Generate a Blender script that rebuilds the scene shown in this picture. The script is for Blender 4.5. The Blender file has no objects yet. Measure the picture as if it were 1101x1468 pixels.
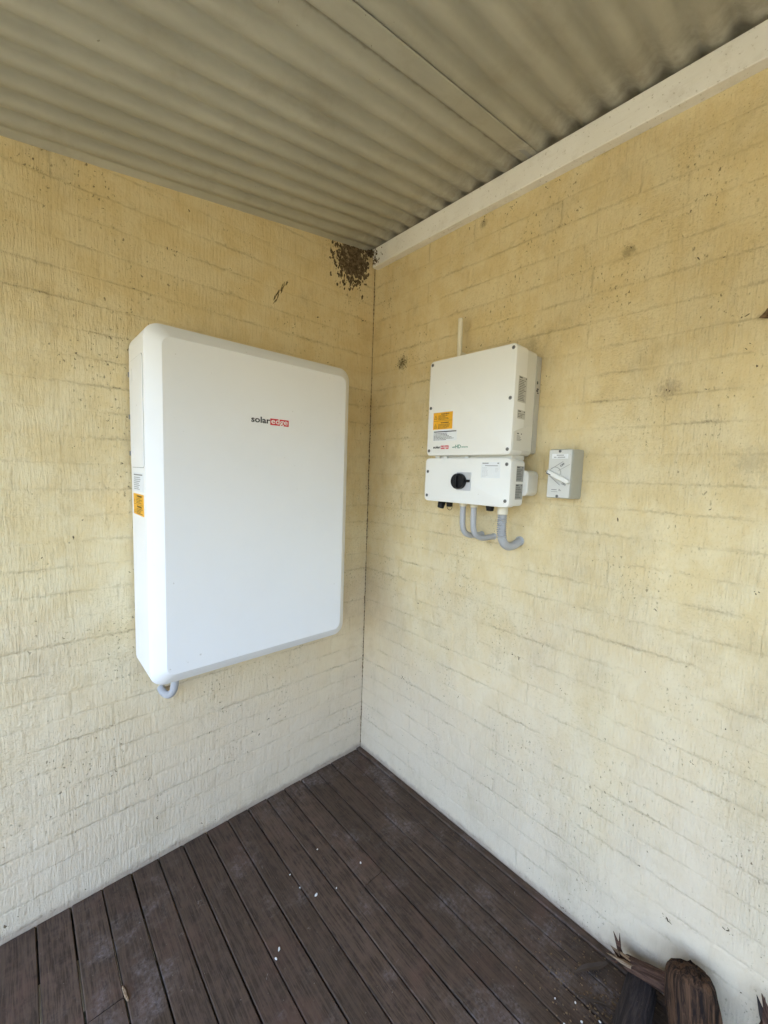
import bpy, bmesh, math, random
from mathutils import Vector, Matrix, noise

sc = bpy.context.scene
COL = sc.collection
R = math.radians

# ------------------------------------------------------------------ camera
cam_d = bpy.data.cameras.new('camera')
cam = bpy.data.objects.new('camera', cam_d)
COL.objects.link(cam)
cam_d.sensor_fit = 'HORIZONTAL'
cam_d.sensor_width = 36.0
cam_d.lens = 579.6 / 1101.0 * 36.0
cam_d.clip_start = 0.02
cam_d.clip_end = 2000
cam.matrix_world = (Matrix.Translation((-1.40954, -1.66405, 1.56049)) @ Matrix.Rotation(-0.74352, 4, 'Z')
                    @ Matrix.Rotation(1.47587, 4, 'X') @ Matrix.Rotation(0.03505, 4, 'Z'))
sc.camera = cam

# ------------------------------------------------------------------ world, sun, exposure
SUN_EL, SUN_AZ = R(52), R(35)          # the sun stands behind the house, so the porch is in open shade
world = bpy.data.worlds.new('World')
sc.world = world
world.use_nodes = True
wn = world.node_tree
sky = wn.nodes.new('ShaderNodeTexSky')
sky.sky_type = 'NISHITA'
sky.sun_disc = False
sky.sun_elevation = SUN_EL
sky.sun_rotation = SUN_AZ
sky.air_density = 1.0
sky.dust_density = 6.0
sky.ozone_density = 1.6
bg = wn.nodes['Background']
bg.inputs['Strength'].default_value = 0.15
wn.links.new(sky.outputs[0], bg.inputs['Color'])

sun_d = bpy.data.lights.new('sun', 'SUN')
sun_d.energy = 1.0
sun_d.angle = R(14)
sun_d.color = (1.0, 0.95, 0.86)
sun = bpy.data.objects.new('sun', sun_d)
COL.objects.link(sun)
sdir = Vector((math.sin(SUN_AZ) * math.cos(SUN_EL), math.cos(SUN_AZ) * math.cos(SUN_EL), math.sin(SUN_EL)))
sun.rotation_euler = sdir.to_track_quat('Z', 'Y').to_euler()
sun.location = (0, 0, 20)

sc.view_settings.view_transform = 'Standard'
sc.view_settings.look = 'None'
sc.view_settings.gamma = 1
sc.view_settings.use_curve_mapping = False
sc.view_settings.exposure = 4.0

sc.cycles.use_denoising = True
sc.cycles.max_bounces = 12
sc.cycles.diffuse_bounces = 8
sc.cycles.glossy_bounces = 4
sc.cycles.caustics_reflective = False
sc.cycles.caustics_refractive = False

# ------------------------------------------------------------------ materials
def new_mat(name, rough=0.6, color=(0.5, 0.5, 0.5), spec=0.5, metal=0.0):
    m = bpy.data.materials.new(name)
    m.use_nodes = True
    b = m.node_tree.nodes['Principled BSDF']
    b.inputs['Base Color'].default_value = (*color, 1)
    b.inputs['Roughness'].default_value = rough
    b.inputs['Metallic'].default_value = metal
    b.inputs['Specular IOR Level'].default_value = spec
    return m


class NT:
    """small helper to write node graphs"""
    def __init__(self, m):
        self.t = m.node_tree
        self.b = self.t.nodes['Principled BSDF']

    def node(self, typ, **kw):
        n = self.t.nodes.new(typ)
        for k, v in kw.items():
            setattr(n, k, v)
        return n

    def link(self, a, b):
        self.t.links.new(a, b)

    def put(self, sock, v):
        if hasattr(v, 'is_output'):
            self.link(v, sock)
        elif isinstance(v, (tuple, list)) and len(v) == 3 and sock.type == 'RGBA':
            sock.default_value = (*v, 1)
        else:
            sock.default_value = v

    def math(self, op, a, b=0.0, c=None, clamp=False):
        n = self.node('ShaderNodeMath', operation=op, use_clamp=clamp)
        self.put(n.inputs[0], a)
        self.put(n.inputs[1], b)
        if c is not None:
            self.put(n.inputs[2], c)
        return n.outputs[0]

    def pos(self):
        g = self.node('ShaderNodeNewGeometry')
        return g.outputs['Position']

    def obj(self):
        return self.node('ShaderNodeTexCoord').outputs['Object']

    def sep(self, v):
        n = self.node('ShaderNodeSeparateXYZ')
        self.link(v, n.inputs[0])
        return n.outputs

    def comb(self, x, y, z):
        n = self.node('ShaderNodeCombineXYZ')
        for s, v in zip(n.inputs, (x, y, z)):
            self.put(s, v)
        return n.outputs[0]

    def scale(self, v, s):
        n = self.node('ShaderNodeVectorMath', operation='MULTIPLY')
        self.link(v, n.inputs[0])
        n.inputs[1].default_value = s
        return n.outputs[0]

    def addv(self, v, s):
        n = self.node('ShaderNodeVectorMath', operation='ADD')
        self.link(v, n.inputs[0])
        self.put(n.inputs[1], s)
        return n.outputs[0]

    def noise(self, v, scale=1.0, detail=2.0, rough=0.5, dist=0.0, color=False):
        n = self.node('ShaderNodeTexNoise')
        self.link(v, n.inputs['Vector'])
        n.inputs['Scale'].default_value = scale
        n.inputs['Detail'].default_value = detail
        n.inputs['Roughness'].default_value = rough
        n.inputs['Distortion'].default_value = dist
        return n.outputs['Color' if color else 'Fac']

    def ramp(self, v, a, b, lo=0.0, hi=1.0, smooth=True):
        n = self.node('ShaderNodeMapRange', interpolation_type='SMOOTHSTEP' if smooth else 'LINEAR')
        self.put(n.inputs['Value'], v)
        n.inputs['From Min'].default_value = a
        n.inputs['From Max'].default_value = b
        n.inputs['To Min'].default_value = lo
        n.inputs['To Max'].default_value = hi
        return n.outputs['Result']

    def mix(self, f, a, b, mode='MIX'):
        n = self.node('ShaderNodeMix', data_type='RGBA', blend_type=mode)
        self.put(n.inputs['Factor'], f)
        self.put(n.inputs[6], a)
        self.put(n.inputs[7], b)
        return n.outputs[2]

    def bump(self, h, strength=0.5, dist=0.001, normal=None):
        n = self.node('ShaderNodeBump')
        n.inputs['Strength'].default_value = strength
        n.inputs['Distance'].default_value = dist
        self.link(h, n.inputs['Height'])
        if normal is not None:
            self.link(normal, n.inputs['Normal'])
        return n.outputs[0]

    def color(self, c):
        self.link(c, self.b.inputs['Base Color'])

    def normal(self, n):
        self.link(n, self.b.inputs['Normal'])

    def rough(self, r):
        self.put(self.b.inputs['Roughness'], r)


COURSE, Z0 = 0.0858, 0.0154        # brick coursing, the first bed joint above the deck
PITCH = 0.2385


def mat_wall():
    m = new_mat('painted_brick', 0.72, spec=0.35)
    t = NT(m)
    x, y, z = t.sep(t.pos())
    u = t.math('ADD', x, t.math('MULTIPLY', y, 1.37))
    p = t.comb(u, 0.0, z)
    big = t.noise(p, 1.6, 3, 0.55)
    mid = t.noise(p, 9.0, 4, 0.6)
    fine = t.noise(p, 85.0, 3, 0.6)
    col = t.mix(t.ramp(mid, 0.35, 0.65), (0.69, 0.555, 0.305), (0.735, 0.625, 0.39))
    # the coat turns greyer and less yellow towards the deck
    low_tint = t.ramp(t.math('ADD', z, t.math('MULTIPLY', t.math('SUBTRACT', big, 0.5), 1.2)), 1.5, 0.1)
    col = t.mix(t.math('MULTIPLY', low_tint, 0.75), col, (0.635, 0.53, 0.415))
    # brush strokes
    us = t.math('ADD', u, t.math('MULTIPLY', t.math('SUBTRACT', t.noise(p, 7.0, 4, 0.6), 0.5), 0.016))
    strokes = t.noise(t.comb(t.math('MULTIPLY', us, 150.0), 0.0, t.math('MULTIPLY', z, 15.0)), 1.0, 4, 0.65, 0.25)
    strokes2 = t.noise(t.comb(t.math('MULTIPLY', u, 62.0), 3.0, t.math('MULTIPLY', z, 5.0)), 1.0, 2, 0.5)
    patch = t.ramp(t.noise(p, 2.3, 3, 0.6), 0.34, 0.62, 0.30, 1.0)
    sm = t.math('MULTIPLY', t.math('SUBTRACT', strokes, 0.5), patch)
    col = t.mix(t.ramp(t.math('MULTIPLY', sm, -1.0), 0.02, 0.22, 0.0, 0.36), col, (0.44, 0.35, 0.215))
    col = t.mix(t.ramp(sm, 0.05, 0.24, 0.0, 0.26), col, (0.80, 0.72, 0.54))
    wr = t.noise(t.comb(t.math('MULTIPLY', u, 70.0), 5.0, t.math('MULTIPLY', z, 150.0)), 1.0, 4, 0.65)
    wrm = t.ramp(t.noise(t.comb(u, 4.0, z), 1.9, 4, 0.6), 0.45, 0.62)
    col = t.mix(t.math('MULTIPLY', t.ramp(wr, 0.52, 0.70, 0.0, 0.36), wrm), col, (0.36, 0.28, 0.16))
    pits = t.ramp(t.noise(p, 150.0, 3, 0.7), 0.60, 0.74)
    col = t.mix(t.math('MULTIPLY', pits, 0.30), col, (0.30, 0.23, 0.13))
    # dirt caught along the bed joints, in broken runs
    wob = t.math('MULTIPLY', t.math('SUBTRACT', t.noise(p, 17.0, 5, 0.72), 0.5), 0.026)
    zz = t.math('DIVIDE', t.math('ADD', t.math('SUBTRACT', z, Z0), wob), COURSE)
    d = t.math('MULTIPLY', t.math('ABSOLUTE', t.math('SUBTRACT', t.math('FRACT', t.math('ADD', zz, 0.5)), 0.5)), COURSE)
    runs = t.ramp(t.noise(t.comb(t.math('MULTIPLY', u, 3.2), 7.0, t.math('MULTIPLY', z, 9.0)), 1.0, 5, 0.7), 0.42, 0.76, 0.04, 1.0)
    line = t.math('MULTIPLY', t.ramp(d, 0.0058, 0.0004), runs)
    # the same in the head joints, fainter
    row = t.math('FLOOR', t.math('DIVIDE', t.math('SUBTRACT', z, Z0), COURSE))
    odd = t.math('FLOORED_MODULO', row, 2.0)
    on_left = t.math('LESS_THAN', t.math('ABSOLUTE', y), 0.012)
    al = t.math('ADD', t.math('MULTIPLY', on_left, x), t.math('MULTIPLY', t.math('SUBTRACT', 1.0, on_left), y))
    sh = t.math('ADD', t.math('MULTIPLY', on_left, 0.0995), t.math('MULTIPLY', t.math('SUBTRACT', 1.0, on_left), 0.1355))
    par = t.math('ABSOLUTE', t.math('SUBTRACT', odd, t.math('SUBTRACT', 1.0, on_left)))
    ha = t.math('ADD', t.math('DIVIDE', t.math('ADD', t.math('ADD', al, sh), wob), PITCH), t.math('MULTIPLY', par, 0.5))
    hd = t.math('MULTIPLY', t.math('ABSOLUTE', t.math('SUBTRACT', t.math('FRACT', t.math('ADD', ha, 0.5)), 0.5)), PITCH)
    hruns = t.ramp(t.noise(t.comb(t.math('MULTIPLY', u, 5.0), 17.0, t.math('MULTIPLY', z, 6.0)), 1.0, 3, 0.6), 0.46, 0.70)
    line = t.math('MAXIMUM', line, t.math('MULTIPLY', t.math('MULTIPLY', t.ramp(hd, 0.0050, 0.0006), hruns), 0.55))
    halo = t.math('MULTIPLY', t.ramp(d, 0.014, 0.002), t.math('MULTIPLY', runs, t.ramp(fine, 0.45, 0.62)))
    col = t.mix(t.math('MULTIPLY', line, 0.40), col, (0.24, 0.175, 0.10))
    col = t.mix(t.math('MULTIPLY', halo, 0.40), col, (0.22, 0.16, 0.085))
    # specks of mould and fly dirt
    cl = t.ramp(t.noise(t.comb(t.math('ADD', u, 5.1), 2.0, z), 3.4, 4, 0.65), 0.46, 0.64)
    sp1 = t.ramp(t.noise(t.comb(t.math('MULTIPLY', u, 95.0), 0.0, t.math('MULTIPLY', z, 70.0)), 1.0, 3, 0.6), 0.60, 0.69)
    sp2 = t.ramp(t.noise(p, 33.0, 5, 0.7), 0.675, 0.73)
    col = t.mix(t.math('MULTIPLY', t.math('MULTIPLY', sp1, cl), 0.88), col, (0.13, 0.09, 0.045))
    col = t.mix(t.math('MULTIPLY', sp2, 0.78), col, (0.12, 0.085, 0.05))
    # broad grimy clouds
    gr = t.ramp(t.noise(t.comb(u, 9.0, z), 4.5, 5, 0.7), 0.52, 0.78)
    col = t.mix(t.math('MULTIPLY', gr, 0.32), col, (0.36, 0.27, 0.14))
    # dirt in the corner of the two walls
    cd = t.math('MAXIMUM', t.math('ABSOLUTE', x), t.math('ABSOLUTE', y))
    cd = t.math('ADD', cd, t.math('MULTIPLY', t.math('SUBTRACT', t.noise(p, 45.0, 4, 0.7), 0.5), 0.012))
    col = t.mix(t.math('MULTIPLY', t.ramp(cd, 0.0046, 0.0012), 0.62), col, (0.16, 0.10, 0.055))
    # single old stains: (along, height, radius, strength, colour)
    n_st = t.math('ADD', t.math('SUBTRACT', t.noise(p, 30.0, 6, 0.8), 0.5), t.math('MULTIPLY', t.math('SUBTRACT', t.noise(t.comb(u, 6.0, z), 90.0, 4, 0.7), 0.5), 0.9))
    for on_y, a_, b_, rad, st_, cc_ in ((0, -0.150, 2.600, 0.105, 0.85, (0.15, 0.105, 0.06)), (1, -0.226, 2.096, 0.034, 0.75, (0.17, 0.13, 0.075)), (1, -1.53, 1.625, 0.052, 0.30, (0.30, 0.25, 0.16)),
                                      (1, -0.655, 2.555, 0.020, 0.55, (0.22, 0.16, 0.09)), (1, -1.19, 2.26, 0.022, 0.6, (0.20, 0.15, 0.08)), (1, -0.90, 2.05, 0.03, 0.35, (0.24, 0.18, 0.10)), (1, -1.33, 1.83, 0.035, 0.45, (0.22, 0.15, 0.10))):
        al = y if on_y else x
        dx_ = t.math('SUBTRACT', al, a_)
        dz_ = t.math('SUBTRACT', z, b_)
        dd_ = t.math('SQRT', t.math('ADD', t.math('MULTIPLY', dx_, dx_), t.math('MULTIPLY', dz_, dz_)))
        dd_ = t.math('ADD', dd_, t.math('MULTIPLY', n_st, rad * 2.6))
        here = t.math('LESS_THAN', t.math('ABSOLUTE', x if on_y else y), 0.02)
        col = t.mix(t.math('MULTIPLY', t.math('MULTIPLY', t.ramp(dd_, rad * 1.15, rad * 0.1), here), st_), col, cc_)
    # splash dirt just over the deck
    spl = t.ramp(t.math('ADD', z, t.math('MULTIPLY', t.math('SUBTRACT', t.noise(p, 22.0, 4, 0.7), 0.5), 0.06)), 0.040, 0.004)
    col = t.mix(t.math('MULTIPLY', spl, 0.55), col, (0.27, 0.19, 0.15))
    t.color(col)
    h = t.math('MULTIPLY', sm, 1.5)
    h = t.math('ADD', h, t.math('MULTIPLY', strokes2, 0.6))
    h = t.math('ADD', h, t.math('MULTIPLY', t.noise(p, 26.0, 4, 0.6), 1.3))
    h = t.math('ADD', h, t.math('MULTIPLY', fine, 0.25))
    h = t.math('SUBTRACT', h, t.math('MULTIPLY', line, 0.45))
    h = t.math('SUBTRACT', h, t.math('MULTIPLY', t.math('MULTIPLY', wr, wrm), 0.9))
    h = t.math('SUBTRACT', h, t.math('MULTIPLY', pits, 0.5))
    h = t.math('SUBTRACT', h, t.math('MULTIPLY', t.math('MULTIPLY', sp1, cl), 0.5))
    t.normal(t.bump(h, 0.9, 0.0038))
    return m


def mat_deck():
    m = new_mat('weathered_deck', 0.6, spec=0.12)
    t = NT(m)
    x, y, z = t.sep(t.pos())
    oi = t.node('ShaderNodeObjectInfo').outputs['Random']
    off = t.math('MULTIPLY', oi, 37.0)
    g = t.comb(t.math('ADD', t.math('MULTIPLY', x, 150.0), off), t.math('MULTIPLY', y, 7.0), off)
    grain = t.noise(g, 1.0, 5, 0.7, 0.8)
    p = t.comb(x, y, 0.0)
    cloud = t.noise(p, 3.0, 5, 0.62)
    mott = t.noise(t.comb(x, t.math('MULTIPLY', y, 0.7), 5.0), 30.0, 5, 0.72)
    col = t.mix(t.ramp(grain, 0.36, 0.62), (0.042, 0.028, 0.020), (0.106, 0.071, 0.049))
    col = t.mix(t.ramp(mott, 0.40, 0.66, 0, 0.50), col, (0.145, 0.094, 0.069))
    col = t.mix(t.ramp(cloud, 0.50, 0.70, 0, 0.60), col, (0.150, 0.080, 0.058))       # worn reddish timber
    col = t.mix(t.ramp(oi, 0, 1, 0, 0.40), col, (0.040, 0.029, 0.020))
    dust = t.math('MULTIPLY', t.ramp(t.noise(t.comb(x, y, 4.0), 4.6, 6, 0.74), 0.49, 0.72), t.ramp(t.noise(p, 75, 5, 0.75), 0.34, 0.64))
    col = t.mix(t.math('MULTIPLY', dust, 0.85), col, (0.205, 0.168, 0.155))
    sc1 = t.math('MULTIPLY', t.ramp(t.noise(t.comb(x, y, 8.0), 24.0, 4, 0.65, 1.2), 0.66, 0.76), t.ramp(mott, 0.40, 0.60))
    col = t.mix(t.math('MULTIPLY', sc1, 0.55), col, (0.32, 0.29, 0.275))
    dark = t.ramp(t.noise(t.comb(x, y, 12.0), 15.0, 6, 0.75), 0.56, 0.74)
    col = t.mix(t.math('MULTIPLY', dark, 0.5), col, (0.016, 0.012, 0.011))
    crumbs = t.ramp(t.noise(t.comb(x, y, 2.0), 120.0, 2, 0.5), 0.73, 0.765)
    col = t.mix(t.math('MULTIPLY', crumbs, 0.5), col, (0.26, 0.225, 0.195))
    t.color(col)
    t.rough(t.ramp(mott, 0.3, 0.7, 0.52, 0.78))
    t.normal(t.bump(t.math('ADD', grain, t.math('MULTIPLY', mott, 0.8)), 0.6, 0.0014))
    return m


def mat_roof():
    m = new_mat('coated_steel', 0.5, spec=0.4)
    t = NT(m)
    x, y, z = t.sep(t.pos())
    p = t.comb(x, y, 0.0)
    oi = t.node('ShaderNodeObjectInfo').outputs['Random']
    n1 = t.noise(t.comb(t.math('MULTIPLY', x, 1.5), t.math('MULTIPLY', y, 5.0), oi), 1.6, 5, 0.65)
    col = t.mix(t.ramp(n1, 0.3, 0.7), (0.42, 0.415, 0.36), (0.50, 0.495, 0.435))
    # sooty grime near the wall end of the sheets and in blotches
    blot = t.ramp(t.noise(t.comb(x, y, 3.0), 6.0, 5, 0.7), 0.50, 0.75)
    col = t.mix(t.math('MULTIPLY', blot, 0.35), col, (0.30, 0.255, 0.18))
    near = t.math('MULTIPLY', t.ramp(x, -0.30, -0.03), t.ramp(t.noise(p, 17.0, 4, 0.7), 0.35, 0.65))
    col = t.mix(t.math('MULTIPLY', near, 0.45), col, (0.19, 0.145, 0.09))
    sp = t.ramp(t.noise(p, 55.0, 3, 0.6), 0.73, 0.765)
    col = t.mix(t.math('MULTIPLY', sp, 0.6), col, (0.12, 0.10, 0.06))
    # shade in the fold of the sheet joint, deepened in the colour
    yl = t.math('ABSOLUTE', t.math('ADD', t.math('ADD', y, 0.812), t.math('MULTIPLY', t.math('SUBTRACT', t.noise(p, 20.0, 5, 0.7), 0.5), 0.02)))
    col = t.mix(t.math('MULTIPLY', t.ramp(yl, 0.010, 0.001), 0.6), col, (0.15, 0.125, 0.08))
    t.color(col)
    t.normal(t.bump(t.noise(p, 18.0, 3, 0.5), 0.12, 0.004))
    return m


def mat_white_timber():
    m = new_mat('white_painted_timber', 0.6, spec=0.35)
    t = NT(m)
    x, y, z = t.sep(t.pos())
    g = t.noise(t.comb(t.math('MULTIPLY', x, 60.0), t.math('MULTIPLY', y, 4.5), t.math('MULTIPLY', z, 110.0)), 1.0, 4, 0.6)
    p = t.pos()
    col = t.mix(t.ramp(t.noise(p, 6.0, 4, 0.6), 0.35, 0.65), (0.86, 0.845, 0.82), (0.89, 0.88, 0.87))
    col = t.mix(t.ramp(g, 0.62, 0.75, 0, 0.35), col, (0.50, 0.45, 0.38))
    sp = t.ramp(t.noise(p, 80.0, 4, 0.65), 0.60, 0.70)
    col = t.mix(t.math('MULTIPLY', sp, 0.5), col, (0.34, 0.30, 0.24))
    gr = t.ramp(t.noise(p, 11.0, 5, 0.7), 0.52, 0.72)
    col = t.mix(t.math('MULTIPLY', gr, 0.25), col, (0.52, 0.47, 0.40))
    t.color(col)
    t.normal(t.bump(g, 0.35, 0.0012))
    return m


def mat_powder(name, color, rough=0.42, grime=0.05):
    m = new_mat(name, rough, color, 0.45)
    t = NT(m)
    p = t.pos()
    n = t.noise(p, 4.0, 5, 0.65)
    col = t.mix(t.ramp(n, 0.35, 0.75, 0, grime), color, tuple(c * 0.55 for c in color))
    sp = t.ramp(t.noise(p, 75.0, 2, 0.5), 0.755, 0.775)
    col = t.mix(t.math('MULTIPLY', sp, 0.35), col, (0.30, 0.26, 0.20))
    t.color(col)
    t.rough(t.ramp(n, 0.3, 0.7, rough - 0.05, rough + 0.08))
    t.normal(t.bump(t.noise(p, 900.0, 2, 0.5), 0.08, 0.0004))
    return m


def mat_print(name, paper, ink, sx=240.0, sz=1.0, amount=0.6):
    """sticker stock with a faint uneven tone"""
    m = new_mat(name, 0.45, paper, 0.4)
    t = NT(m)
    col = t.mix(t.ramp(t.noise(t.pos(), 60.0, 3, 0.6), 0.4, 0.7, 0, 0.15), paper, ink)
    t.color(col)
    return m


def mat_bark(name, dark, light, sx=70.0, sz=7.0):
    m = new_mat(name, 0.85, dark, 0.2)
    t = NT(m)
    o = t.obj()
    g = t.noise(t.scale(o, (sx, sx, sz)), 1.0, 5, 0.7, 0.8)
    f = t.noise(t.scale(o, (sx * 3, sx * 3, sz * 4)), 1.0, 3, 0.6)
    col = t.mix(t.ramp(g, 0.38, 0.68), dark, light)
    col = t.mix(t.ramp(f, 0.66, 0.74, 0, 0.8), col, tuple(min(1, c * 2.1 + 0.015) for c in light))
    t.color(col)
    t.normal(t.bump(t.math('ADD', g, t.math('MULTIPLY', f, 0.3)), 0.9, 0.006))
    return m


def mat_ground():
    m = new_mat('dry_lawn', 0.9, spec=0.1)
    t = NT(m)
    p = t.pos()
    col = t.mix(t.ramp(t.noise(p, 0.7, 6, 0.7), 0.35, 0.65), (0.115, 0.108, 0.072), (0.18, 0.166, 0.120))
    col = t.mix(t.ramp(t.noise(p, 40.0, 4, 0.7), 0.35, 0.65, 0, 0.5), col, (0.06, 0.06, 0.03))
    t.color(col)
    t.normal(t.bump(t.noise(p, 50.0, 5, 0.7), 0.8, 0.03))
    return m


def mat_mud(name, a, b):
    m = new_mat(name, 0.95, a, 0.1)
    t = NT(m)
    t.color(t.mix(t.ramp(t.noise(t.pos(), 60.0, 4, 0.7), 0.35, 0.65), a, b))
    t.normal(t.bump(t.noise(t.pos(), 220.0, 3, 0.6), 0.7, 0.002))
    return m


M = {
    'wall': mat_wall(), 'deck': mat_deck(), 'roof': mat_roof(), 'timber': mat_white_timber(),
    'battery': mat_powder('battery_white', (0.80, 0.80, 0.795), 0.40, 0.05),
    'battery_side': mat_powder('battery_flap_white', (0.78, 0.78, 0.78), 0.42, 0.05),
    'inv': mat_powder('inverter_white', (0.79, 0.785, 0.755), 0.38, 0.06),
    'inv_body': mat_powder('inverter_casting', (0.70, 0.69, 0.64), 0.5, 0.15),
    'sink': mat_powder('heat_sink_grey', (0.50, 0.485, 0.44), 0.5, 0.2),
    'seam': new_mat('seam_grey', 0.6, (0.33, 0.33, 0.32)),
    'clip': new_mat('bracket_grey', 0.5, (0.23, 0.23, 0.22)),
    'screw': new_mat('screw_steel', 0.45, (0.17, 0.17, 0.17), 0.5, 0.3),
    'slot': new_mat('screw_slot', 0.6, (0.03, 0.03, 0.03)),
    'black': new_mat('black_plastic', 0.45, (0.006, 0.006, 0.007), 0.25),
    'plate': new_mat('switch_plate_grey', 0.4, (0.50, 0.51, 0.53)),
    'red': new_mat('logo_red', 0.4, (0.58, 0.012, 0.03)),
    'ink': new_mat('ink_black', 0.5, (0.02, 0.02, 0.022)),
    'softink': new_mat('ink_soft', 0.5, (0.10, 0.10, 0.095)),
    'greyink': new_mat('ink_grey', 0.5, (0.22, 0.22, 0.22)),
    'green': new_mat('ink_green', 0.5, (0.02, 0.20, 0.12)),
    'whiteink': new_mat('ink_white', 0.5, (0.82, 0.80, 0.78)),
    'yellow': mat_print('yellow_sticker', (0.80, 0.40, 0.012), (0.60, 0.28, 0.01)),
    'paper': mat_print('white_sticker', (0.74, 0.76, 0.78), (0.62, 0.66, 0.70)),
    'foil': mat_print('grey_sticker', (0.36, 0.36, 0.34), (0.28, 0.28, 0.27)),
    'foil2': mat_print('pale_grey_sticker', (0.52, 0.51, 0.47), (0.44, 0.43, 0.40)),
    'conduit': mat_powder('grey_conduit', (0.41, 0.415, 0.43), 0.5, 0.1),
    'cream_pvc': mat_powder('cream_pvc', (0.72, 0.68, 0.56), 0.45, 0.1),
    'iso': mat_powder('isolator_grey', (0.42, 0.415, 0.365), 0.5, 0.1),
    'iso_face': mat_powder('isolator_face', (0.59, 0.59, 0.565), 0.42, 0.05),
    'lever': mat_powder('lever_pale', (0.74, 0.74, 0.72), 0.42, 0.05),
    'mud': mat_mud('dry_mud', (0.07, 0.052, 0.032), (0.18, 0.135, 0.085)),
    'mud2': mat_mud('brown_dirt', (0.10, 0.065, 0.035), (0.24, 0.16, 0.09)),
    'smear': mat_mud('dark_smear', (0.10, 0.08, 0.04), (0.20, 0.155, 0.08)),
    'bark': mat_bark('log_bark', (0.012, 0.007, 0.005), (0.105, 0.054, 0.028)),
    'bark2': mat_bark('dark_log_bark', (0.022, 0.017, 0.016), (0.060, 0.045, 0.040), 90, 10),
    'bark3': mat_bark('red_branch_bark', (0.038, 0.019, 0.013), (0.125, 0.068, 0.045), 110, 9),
    'splint': mat_bark('split_wood', (0.20, 0.125, 0.07), (0.46, 0.33, 0.21), 150, 8),
    'chip': new_mat('white_chip', 0.8, (0.72, 0.69, 0.64)),
    'leaf': new_mat('dry_leaf', 0.9, (0.055, 0.036, 0.024)),
    'ground': mat_ground(),
    'screen': new_mat('light_screen_timber', 0.8, (0.16, 0.10, 0.06)),
    'joist': new_mat('joist_timber', 0.9, (0.05, 0.042, 0.035)),
}

# ------------------------------------------------------------------ builders
def link_mesh(name, me, mat=None, parent=None):
    o = bpy.data.objects.new(name, me)
    COL.objects.link(o)
    if mat is not None and not me.materials:
        me.materials.append(mat)
    if parent is not None:
        o.parent = parent
        o.location = -parent_loc(parent)
    return o


def parent_loc(o):
    v = Vector((0, 0, 0))
    while o is not None:
        v = v + Vector(o.location)
        o = o.parent
    return v


def build(name, bm, mat, parent=None, sharp=38):
    bmesh.ops.recalc_face_normals(bm, faces=bm.faces[:])
    me = bpy.data.meshes.new(name)
    bm.to_mesh(me)
    bm.free()
    if sharp:
        for p in me.polygons:
            p.use_smooth = True
        me.set_sharp_from_angle(angle=R(sharp))
    return link_mesh(name, me, mat, parent)


def tag(o, label, cat=None, group=None, kind=None):
    if label:
        o['label'] = label
    if cat:
        o['category'] = cat
    if group:
        o['group'] = group
    if kind:
        o['kind'] = kind
    return o


def thing(name, label, cat, loc, group=None):
    o = bpy.data.objects.new(name, None)
    o.empty_display_size = 0.05
    COL.objects.link(o)
    o.location = loc
    return tag(o, label, cat, group)


class Frame:
    """a face of a thing: origin, right, up, outward normal"""
    def __init__(self, o, u, v):
        self.o, self.u, self.v = Vector(o), Vector(u).normalized(), Vector(v).normalized()
        self.n = self.u.cross(self.v)

    def at(self, a, b, c=0.0):
        return self.o + self.u * a + self.v * b + self.n * c


def rrect(w, h, r, seg=5):
    """rounded rectangle, centred"""
    pts = []
    r = max(r, 1e-5)
    for cx, cy, a0 in ((w / 2 - r, h / 2 - r, 0), (-w / 2 + r, h / 2 - r, 90), (-w / 2 + r, -h / 2 + r, 180), (w / 2 - r, -h / 2 + r, 270)):
        for k in range(seg + 1):
            a = R(a0 + 90 * k / seg)
            pts.append((cx + r * math.cos(a), cy + r * math.sin(a)))
    return pts


def loft(bm, rings, cap0=True, cap1=True):
    vs = [[bm.verts.new(p) for p in ring] for ring in rings]
    n = len(vs[0])
    for a, b in zip(vs, vs[1:]):
        for i in range(n):
            j = (i + 1) % n
            bm.faces.new((a[i], a[j], b[j], b[i]))
    if cap0:
        bm.faces.new(list(reversed(vs[0])))
    if cap1:
        bm.faces.new(vs[-1])
    return vs


def block(fr, w, h, r, levels, seg=5, bm=None, dx=0.0, dy=0.0):
    """levels: (height along the normal, inset, corner radius or None)"""
    bm = bm or bmesh.new()
    rings = []
    for c, ins, rr in levels:
        rad = r - ins if rr is None else rr
        rings.append([fr.at(dx + a, dy + b, c) for a, b in rrect(w - 2 * ins, h - 2 * ins, max(rad, 0.0005), seg)])
    loft(bm, rings)
    return bm


def plate(fr, cx, cy, w, h, th, r=0.001, bev=0.0004, seg=2, base=0.0):
    return block(fr, w, h, r, [(base, 0, None), (base + th - bev, 0, None), (base + th, bev, None)], seg, None, cx, cy)


def box_bm(bm, x0, x1, y0, y1, z0, z1):
    v = [bm.verts.new(p) for p in ((x0, y0, z0), (x1, y0, z0), (x1, y1, z0), (x0, y1, z0), (x0, y0, z1), (x1, y0, z1), (x1, y1, z1), (x0, y1, z1))]
    for f in ((0, 3, 2, 1), (4, 5, 6, 7), (0, 1, 5, 4), (1, 2, 6, 5), (2, 3, 7, 6), (3, 0, 4, 7)):
        bm.faces.new([v[i] for i in f])


def cyl(bm, p0, p1, rings, seg=20):
    """rings: (t along p0->p1 in metres, radius)"""
    p0, p1 = Vector(p0), Vector(p1)
    d = (p1 - p0).normalized()
    a = d.orthogonal().normalized()
    b = d.cross(a)
    loft(bm, [[p0 + d * t + (a * math.cos(2 * math.pi * k / seg) + b * math.sin(2 * math.pi * k / seg)) * r for k in range(seg)] for t, r in rings])
    return bm


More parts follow.
